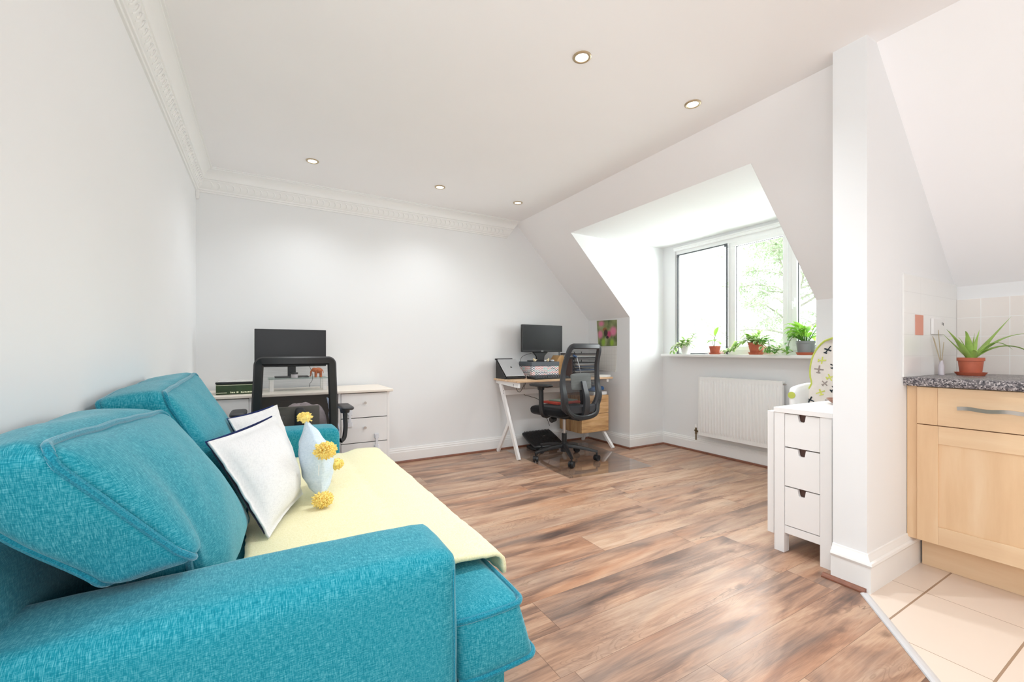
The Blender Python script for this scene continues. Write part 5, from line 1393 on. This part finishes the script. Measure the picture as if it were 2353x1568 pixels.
mb = MB(c); soft(mb, [(2.99,1.14,.545),(3.28,1.14,.545),(3.28,1.49,.545),(2.99,1.49,.545),(2.99,1.13,.60),(3.28,1.13,.60),(3.28,1.50,.60),(2.99,1.50,.60)], (.01,.01,.01), .02, 10); mb.build('seat', M['upvc'], t, smooth=True, angle=60)
for y in (1.135, 1.515):
    mb = MB(c); soft(mb, [(3.03,y-.026,.60),(3.30,y-.026,.60),(3.30,y+.026,.60),(3.03,y+.026,.60),(3.02,y-.030,.800),(3.30,y-.030,.825),(3.30,y+.030,.825),(3.02,y+.030,.800)], (.012,.004,.012), .022, 10); am = mb.build('armrest', M['upvc'], t, smooth=True, angle=60)
    mb = MB(c); mb.cyl((3.01, y, .755), (3.018, y, .755), .022, .022, 16); mb.build('lime_button', M['lime'], am, smooth=True, angle=50)
for (x, y, x2, y2) in ((3.04,1.18,2.99,1.15),(3.04,1.45,2.99,1.50),(3.27,1.18,3.345,1.15),(3.27,1.45,3.345,1.50)):
    mb = MB(c); mb.tube([(x, y, .56), (x2, y2, .0)], .014, 12); mb.build('leg', M['upvc'], t, smooth=True, angle=60)

# ------------------------------------------------------------------ kitchen corner
M['maple'] = wood('pale_maple_door', (214, 178, 140), (223, 190, 152), (230, 202, 168), (9, 9, 1.2), .38)
M['maple_h'] = wood('pale_maple_rail', (216, 182, 146), (224, 194, 158), (231, 205, 172), (9, 1.2, 9), .38)
def speckle():
    m, nt, b = new_mat('speckled_grey_laminate')
    v = N(nt, 'ShaderNodeTexVoronoi'); v.inputs['Scale'].default_value = 210; nt.links.new(coords(nt), v.inputs['Vector'])
    sc = N(nt, 'ShaderNodeSeparateColor'); nt.links.new(v.outputs['Color'], sc.inputs[0])
    n_ = tnoise(nt, coords(nt), 90, 3)
    f = mathn(nt, 'ADD', mathn(nt, 'MULTIPLY', sc.outputs[0], .7), mathn(nt, 'MULTIPLY', n_, .3))
    r = ramp(nt, [(.2, lin((52, 50, 56))), (.45, lin((98, 94, 98))), (.62, lin((140, 134, 136))), (.82, lin((190, 184, 184)))]); nt.links.new(f, r.inputs[0])
    nt.links.new(r.outputs[0], b.inputs['Base Color']); b.inputs['Roughness'].default_value = .28; return m
M['speckle'] = speckle()
KX = 2.690; KT = .923
c = (3.05, .45, 0); t = thing('kitchen_cabinet', 'pale maple kitchen base unit with a drawer over a framed door', 'cabinet', c)
mb = MB(c); mb.box((KX+.024, -.02, .150), (XK-.003, .831, KT-.041)); mb.build('carcass', M['maple'], t)
mb = MB(c); mb.box((KX+.012, .796, .148), (KX+.0235, .833, KT-.0415)); mb.build('filler_strip', M['maple'], t, bevel=.001)
dy1, dy0 = .793, .16
def framed(z0, z1, y0, y1, nm):
    m_ = MB(c); m_.box((KX+.007, y0+.07, z0+.08), (KX+.018, y1-.07, z1-.08)); d = m_.build(nm, M['maple'], t)
    for (ya, yb) in ((y0, y0+.074), (y1-.074, y1)):
        m_ = MB(c); m_.box((KX, ya, z0), (KX+.021, yb, z1)); m_.build('stile', M['maple'], d, bevel=.0012)
    for (za, zb) in ((z0, z0+.082), (z1-.082, z1)):
        m_ = MB(c); m_.box((KX+.0002, y0+.0742, za), (KX+.021, y1-.0742, zb)); m_.build('rail', M['maple_h'], d, bevel=.0012)
    return d
framed(.152, .700, dy0, dy1, 'door')
mb = MB(c); mb.box((KX+.0002, dy0+.0722, .704), (KX+.021, dy1-.0722, KT-.045)); dr = mb.build('drawer', M['maple_h'], t, bevel=.0012)
for (ya, yb) in ((dy0, dy0+.072), (dy1-.072, dy1)):
    mb = MB(c); mb.box((KX, ya, .704), (KX+.021, yb, KT-.045)); mb.build('stile', M['maple'], dr, bevel=.0012)
mb = MB(c); P = [(KX-.027+.004*math.sin(k*.55), .650-.36*k/24, .792+.0025*math.sin(k*.8)) for k in range(25)]
mb.sweep(P, [(-.003,-.008),(.003,-.008),(.003,.008),(-.003,.008)], (0, 0, 1)); 
for y in (.645, .295): mb.box((KX-.028, y-.004, .785), (KX, y+.004, .799))
M['satin'] = plain('satin_nickel', (168, 160, 152), .33, 1.0)
mb.build('bar_handle', M['satin'], dr, smooth=True, angle=40)
mb = MB(c); mb.box((KX, -.02, .152), (KX+.021, dy0-.003, .700)); mb.build('door', M['maple'], t, bevel=.0012)
mb = MB(c); mb.box((KX, -.02, .704), (KX+.021, dy0-.003, KT-.045)); mb.build('drawer', M['maple_h'], t, bevel=.0012)
mb = MB(c); mb.box((2.800, -.02, .0015), (2.818, .806, .149)); mb.build('plinth', M['maple_h'], t, bevel=.001)
mb = MB(); mb.prism([(2.664, KT-.040), (2.660, KT-.030), (2.660, KT-.012), (2.664, KT-.004), (2.672, KT), (XK-.002, KT), (XK-.002, KT-.040)][::-1], 'y', -.05, .8335)
o = mb.build('worktop', M['speckle'], smooth=True, angle=30); tag(o, 'speckled grey laminate worktop on the maple kitchen cabinet', 'worktop')
# wall tiles
mb = MB(); mb.box((2.646, PY0-.008, KT), (XK-.001, PY0-.0003, 1.42)); struct(mb.build('wall_tiles_partition', M['tile_pale'], bevel=.001))
mb = MB(); mb.box((XK-.009, -.6, KT), (XK-.0003, PY0-.0085, 1.337)); struct(mb.build('wall_tiles_kitchen', M['tile_beige'], bevel=.001))
# socket plate and salmon patch
c = (3.068, PY0-.0085, 1.176); t = thing('socket', 'white double socket plate on the tiles above the worktop', 'socket', c)
mb = MB(c); mb.box((2.985, PY0-.020, 1.134), (3.152, PY0-.0087, 1.218)); mb.build('plate', WF, t, bevel=.003)
mb = MB(c)
for (x, z) in ((3.125, 1.19), (3.108, 1.192)): mb.box((x-.004, PY0-.0205, z-.007), (x+.004, PY0-.0199, z+.007))
mb.build('switch', BP, t)
mb = MB((2.832, PY0-.0085, 1.178)); mb.box((2.783, PY0-.0105, 1.128), (2.882, PY0-.0086, 1.228)); o = mb.build('paper_square', plain('salmon_paper', (222, 158, 138), .8)); o.location = (2.832, PY0-.0085, 1.178)
tag(o, 'salmon pink square stuck on the pale tiles beside the socket', 'paper')

# ------------------------------------------------------------------ plants
def leafmat(name, mid, edge, tip=None, rough=.45, width=.5):
    m, nt, b = new_mat(name)
    uv = N(nt, 'ShaderNodeUVMap'); sx = N(nt, 'ShaderNodeSeparateXYZ'); nt.links.new(uv.outputs[0], sx.inputs[0])
    d = mathn(nt, 'ABSOLUTE', mathn(nt, 'SUBTRACT', sx.outputs[0], .5))
    d = mathn(nt, 'ADD', mathn(nt, 'MULTIPLY', d, 2.0), mathn(nt, 'MULTIPLY', mathn(nt, 'SUBTRACT', tnoise(nt, coords(nt), 130, 2), .5), .8))
    r = ramp(nt, [(width-.15, lin(mid)), (width+.15, lin(edge))]); nt.links.new(d, r.inputs[0])
    nt.links.new(r.outputs[0], b.inputs['Base Color']); b.inputs['Roughness'].default_value = rough
    out = nt.nodes['Material Output']; tr = N(nt, 'ShaderNodeBsdfTranslucent'); nt.links.new(r.outputs[0], tr.inputs[0])
    mx = N(nt, 'ShaderNodeMixShader'); mx.inputs[0].default_value = .45; nt.links.new(b.outputs[0], mx.inputs[1]); nt.links.new(tr.outputs[0], mx.inputs[2]); nt.links.new(mx.outputs[0], out.inputs[0])
    return m
M['leaf_var'] = leafmat('variegated_leaf', (122, 164, 88), (232, 236, 200), width=.55)
M['leaf_var2'] = leafmat('yellow_edged_leaf', (128, 172, 84), (220, 230, 162), width=.7)
M['leaf_green'] = leafmat('bright_green_leaf', (138, 192, 70), (160, 208, 92), width=.6)
M['leaf_dark'] = leafmat('mid_green_leaf', (92, 150, 54), (120, 172, 74), width=.6)
M['stem'] = plain('brown_green_stem', (96, 92, 62), .7, var=.2, vscale=60)
M['pot_white'] = plain('white_glazed_pot', (240, 240, 238), .25); M['pot_grey'] = plain('grey_plastic_pot', (138, 140, 142), .5)
def pot(t, r0, r1, h, mat, z=0.0, rim=.0, soil=True):
    mb = MB(); mb.lathe([(0, z), (r0, z), (r1-rim*.3, z+h*.78), (r1-rim*.3, z+h*.80), (r1+rim, z+h*.81), (r1+rim, z+h), (r1-.003, z+h), (r1-.006, z+h*.85), (0, z+h*.85)], n=32); p = mb.build('pot', mat, t, smooth=True, angle=40)
    mb = MB(); mb.lathe([(0, z+h*.90), (r1*.6, z+h*.905), (r1-.0055, z+h*.88)], n=24); mb.build('soil', M['soil'], t, smooth=True)
def saucer(t, r, mat, h=.018):
    mb = MB(); mb.lathe([(0, 0), (r*.82, 0), (r, h), (r-.003, h), (r*.80, .004), (0, .004)], n=32); mb.build('saucer', mat, t, smooth=True, angle=40)
def vine(t, pts, leaves, L, W, mat, seed, both=True, stemr=.0022, up=.5, name='trailing_stem'):
    rg = random.Random(seed); P = spline(pts, 8)
    mb = MB(); mb.tube(P, stemr, 6); s_ = mb.build(name, M['stem'], t, smooth=True)
    mb = MB()
    for k in range(leaves):
        i = int((k+.5)/leaves*(len(P)-1)); p = P[i]; tg = (P[min(i+1, len(P)-1)] - P[max(i-1, 0)]).normalized()
        sd_ = Vector((-tg.y, tg.x, .0)); 
        if sd_.length < .2: a = rg.uniform(0, 6.3); sd_ = Vector((math.cos(a), math.sin(a), 0))
        d = tg*rg.uniform(.1, .7) + sd_.normalized()*(1 if k % 2 else -1)*rg.uniform(.5, 1) + Vector((-.25, 0, up*rg.uniform(.3, 1.4)))
        l = L*rg.uniform(.7, 1.15)
        mb.leaf(p, d, l, W*l/L, rg.uniform(.4, 1.4), n=6)
    mb.build('foliage', mat, t, smooth=True, angle=80)
# 1 white pot with trailing variegated plant
t = thing('potted_plant', 'variegated trailing plant in a white pot, far left end of the window sill', 'potted plant', (3.845, 2.975, SILL), 0, 'plants on the dormer window sill')
pot(t, .040, .054, .090, M['pot_white'], 0, .001)
for k, (pts, n_) in enumerate((([(0,0,.08),(-.01,-.04,.13),(-.02,-.09,.17),(-.03,-.12,.21)], 8), ([(0,0,.08),(-.01,.03,.12),(-.01,.02,.16)], 8), ([(0,.01,.08),(-.03,.07,.10),(-.03,.12,.06),(-.03,.14,.025)], 10), ([(0,.02,.08),(.0,.06,.11),(.01,.10,.08)], 7), ([(0,-.02,.08),(-.04,-.06,.11),(-.05,-.09,.07)], 7), ([(0,0,.08),(.01,-.02,.12),(.01,-.03,.15)], 7), ([(0,.01,.08),(-.045,.02,.10),(-.065,.025,.07)], 7))):
    vine(t, pts, n_+3, .066, .040, M['leaf_var'], k)
# 2 terracotta pot with a young upright plant
t = thing('potted_plant', 'young upright plant with two tall pale leaves in a small terracotta pot on the sill', 'potted plant', (3.845, 2.643, SILL), 0, 'plants on the dormer window sill')
saucer(t, .056, M['terracotta'], .016); pot(t, .038, .050, .078, M['terracotta'], .0045, .002)
mb = MB(); P = spline([(0,0,.07),(.0,.005,.11),(0,0,.15),(0,-.005,.19)], 6); mb.tube(P, .003, 6); mb.tube(spline([(0,.01,.07),(0,.02,.10),(0,.03,.13)], 5), .0025, 6); mb.build('stem', M['stem'], t, smooth=True)
mb = MB()
for (p, d, L, W) in (((0,-.003,.18),(-.1,-.3,1),.105,.046),((0,0,.16),(-.2,.6,.9),.09,.036),((0,0,.135),(-.3,1,.15),.085,.042),((0,0,.125),(-.2,-1,.1),.085,.046),((0,.03,.13),(-.4,.9,.4),.06,.032),((0,0,.145),(-.7,-.5,.2),.07,.04)): mb.leaf(p, d, L, W, .9, n=7)
mb.build('foliage', M['leaf_green'], t, smooth=True, angle=80)
# 3 big trailing plant
t = thing('potted_plant', 'bushy trailing plant in a terracotta pot, its stems spreading both ways along the sill', 'potted plant', (3.845, 2.235, SILL), 0, 'plants on the dormer window sill')
saucer(t, .064, M['terracotta'], .022); pot(t, .042, .062, .105, M['terracotta'], .0045, .003)
for k, (pts, n_, mt) in enumerate((([(0,0,.10),(.0,.09,.13),(-.03,.17,.06),(-.03,.23,.03),(-.03,.285,.035)], 18, 'leaf_var'), ([(0,.01,.10),(-.03,.12,.12),(-.045,.18,.05),(-.045,.26,.02)], 16, 'leaf_var2'), ([(0,0,.10),(-.01,.03,.15),(-.02,.08,.18)], 9, 'leaf_var2'), ([(0,0,.10),(-.01,-.02,.16),(-.01,-.05,.20)], 9, 'leaf_var2'),
    ([(0,0,.10),(-.0,-.10,.12),(-.03,-.14,.05),(-.03,-.19,.035),(-.03,-.23,.07)], 18, 'leaf_var'), ([(0,0,.10),(-.03,-.12,.13),(-.045,-.15,.04),(-.045,-.21,.02)], 16, 'leaf_dark'), ([(0,0,.10),(-.05,-.05,.12),(-.06,-.12,.05)], 9, 'leaf_var'), ([(0,0,.10),(.01,.0,.15),(.01,.02,.17)], 10, 'leaf_var2'), ([(0,0,.10),(-.02,.05,.14),(-.02,.12,.17)], 8, 'leaf_var'), ([(0,0,.10),(-.02,-.07,.15),(-.02,-.13,.17)], 8, 'leaf_var'))):
    vine(t, pts, int(n_*1.35), .074, .036, M[mt], 20+k)
# 4 grey pot with bright green plant
t = thing('potted_plant', 'lush bright green plant in a grey pot, right end of the window sill', 'potted plant', (3.845, 1.825, SILL), 0, 'plants on the dormer window sill')
saucer(t, .070, M['terracotta'], .022); pot(t, .054, .066, .112, M['pot_grey'], .0045, .003)
rg = random.Random(31); mb = MB(); ms = MB()
for k in range(46):
    a = rg.uniform(0, 6.28); e_ = rg.uniform(.1, .95); h = rg.uniform(.04, .15)
    b0_ = Vector((.02*math.cos(a), .02*math.sin(a), .105)); d = Vector((math.cos(a)*e_*.8, math.sin(a)*e_, 1)).normalized(); p = b0_ + d*h
    ms.tube([b0_, b0_ + d*h*.5 + Vector((0,0,.004)), p], .002, 5)
    mb.leaf(p - d*.005, d + Vector((math.cos(a)*.4, math.sin(a)*.4, -.1)), rg.uniform(.085, .12), rg.uniform(.036, .05), rg.uniform(.6, 1.9), n=7)
ms.build('stem', M['leaf_dark'], t, smooth=True); mb.build('foliage', M['leaf_green'], t, smooth=True, angle=80)
vine(t, [(0,.02,.11),(-.02,.08,.15),(-.03,.11,.11),(-.03,.12,.06)], 7, .075, .028, M['leaf_dark'], 77)
vine(t, [(-.03,.08,.03),(-.04,.12,.02),(-.04,.15,.03)], 8, .055, .03, M['leaf_var2'], 78)
# dark tray on the sill between the first two pots
mb = MB((3.83, 2.83, SILL)); mb.box((3.815, 2.73, SILL), (3.86, 2.90, SILL+.010)); o = mb.build('tray', M['slate'], bevel=.002); o.location = (3.83, 2.83, SILL); tag(o, 'low dark tray lying on the sill between the white pot and the small terracotta pot', 'tray')
# aloe
M['aloe'] = plain('aloe_skin', (158, 192, 96), .42, var=.16, vscale=24)
c = Vector((3.12, .712, KT+.0005)); t = thing('potted_plant', 'spiky aloe in a terracotta pot on the speckled kitchen worktop', 'potted plant', c)
saucer(t, .060, M['terracotta'], .016); pot(t, .039, .047, .086, M['terracotta'], .0045, .0035)
# leaves given by tip offset along image-right (r), towards the room (q) and height
Rv, Qv = Vector((.866, -.501, 0)), Vector((-.501, -.866, 0))
for k, (r_, q, h, bend, w) in enumerate(((-.145, .02, .235, .02, .020), (-.105, -.04, .215, .0, .015), (-.06, .03, .225, .07, .018), (-.035, -.03, .20, .03, .016), (.02, .0, .215, -.02, .016), (.185, .02, .300, -.03, .021), (.10, -.05, .235, -.01, .016), (.29, .05, .205, .10, .019), (.17, .04, .130, .12, .019), (.33, .08, .02, .20, .019), (-.02, .05, .12, .05, .022), (.08, .03, .13, .04, .017))):
    b0_ = Vector((r_*.06, 0, .080)); tip = Rv*r_ + Qv*q + Vector((0, 0, h+.0))
    mid = Rv*(r_*.5) + Qv*(q*.5) + Vector((0, 0, .08 + (h-.08)*.5 + abs(bend)*(1 if bend > 0 else .0) + .0))
    P = []
    for j in range(13):
        u = j/12; P.append(b0_*(1-u)**2 + mid*2*u*(1-u) + tip*u*u)
    sect = [(math.cos(a)*1.0, (math.sin(a)*.38 if math.sin(a) < 0 else math.sin(a)*.12 - abs(math.cos(a))*.0)) for a in [2*PI*i/10 for i in range(10)]]
    sect = [(x*w*.78, y*w*.78) for x, y in sect]
    mb = MB(); mb.sweep(P, sect, (0.02, 0.03, 1), scl=[max(.03, (1-(j/12)**1.6))*(.85+.3*math.sin(PI*min(1, j/7))) for j in range(13)])
    mb.build('leaf', M['aloe'], t, smooth=True, angle=70)
# dry reed sticks behind the aloe
c = Vector((3.04, .80, KT+.0005)); t = thing('reed_diffuser', 'thin dry sticks in a slim clear vial, behind the aloe in the kitchen corner', 'diffuser', c)
M['reed'] = plain('dry_reed', (186, 172, 146), .8)
mb = MB(); mb.lathe([(0, 0), (.012, 0), (.012, .05), (.008, .06), (.008, .075), (.0, .075)], n=16); mb.build('vial', M['jar'], t, smooth=True, angle=50)
for (dx_, dy_, h) in ((-.055, .018, .20), (-.03, .02, .19), (.012, .015, .235), (-.010, -.012, .17)):
    mb = MB(); mb.tube([(0, 0, .05), (dx_, dy_, h)], .0017, 6); mb.build('stick', M['reed'], t)

# ------------------------------------------------------------------ outside: a leafy tree, the ground
M['outdoor'] = plain('grass_ground', (150, 170, 120), .95, var=.2, vscale=2)
mb = MB(); mb.box((4.5, -12, -3.05), (40, 30, -3.0)); struct(mb.build('ground', M['outdoor']))
M['bark'] = plain('pale_bark', (196, 190, 182), .9, var=.2, vscale=12)
M['tree_leaf'] = leafmat('washed_out_tree_leaf', (196, 214, 182), (212, 226, 196), width=.6)  # leaf green, like the bark, whitened to stand in for hazy overexposure
c = Vector((9.6, 4.83, -3.0)); t = thing('tree', 'leafy pale green tree outside the dormer window', 'tree', c)
rg = random.Random(8); mb = MB(); tips = []
mb.tube(spline([(0, 0, 0), (.1, .05, 1.6), (-.05, 0, 3.0), (.05, .1, 4.6), (0, .0, 6.2)], 6), .16, 10, scl=[1-.75*k/24 for k in range(25)])
for k in range(46):
    a = rg.uniform(0, 6.28); z = rg.uniform(2.2, 6.4); L = rg.uniform(1.4, 2.8)*(1-.3*abs(z-4)/3)*(.55 if math.sin(a) > .55 else 1)
    p0 = Vector((0, 0, z)); d = Vector((math.cos(a), math.sin(a), rg.uniform(-.1, .5)))
    P = spline([p0, p0 + d*L*.35 + Vector((0, 0, .10)), p0 + d*L*.7 + Vector((rg.uniform(-.2,.2), rg.uniform(-.2,.2), .08)), p0 + d*L + Vector((rg.uniform(-.2,.2), rg.uniform(-.2,.2), -.15))], 5)
    mb.tube(P, .022, 6, scl=[1.1-.85*i/(len(P)-1) for i in range(len(P))])
    for q in range(3, len(P), 2):
        d2 = Vector((rg.uniform(-1, 1), rg.uniform(-1, 1), rg.uniform(-.5, .6))); e_ = P[q] + d2*rg.uniform(.2, .55)
        mb.tube([P[q], (P[q]+e_)/2 + Vector((0, 0, .04)), e_], .009, 5, scl=[1, .7, .4]); tips.append((P[q], e_))
mb.build('trunk', M['bark'], t, smooth=True, angle=60)
mb = MB()
for (a_, b_) in tips:
    for q in range(44):
        u = rg.uniform(.1, 1.2); p = a_ + (b_-a_)*u + Vector((rg.gauss(0, .06), rg.gauss(0, .06), rg.gauss(0, .05)))
        mb.leaf(p, (rg.uniform(-1, 1), rg.uniform(-1, 1), rg.uniform(-.6, .4)), rg.uniform(.05, .09), rg.uniform(.022, .036), .5, n=3)
mb.build('foliage', M['tree_leaf'], t, smooth=True)
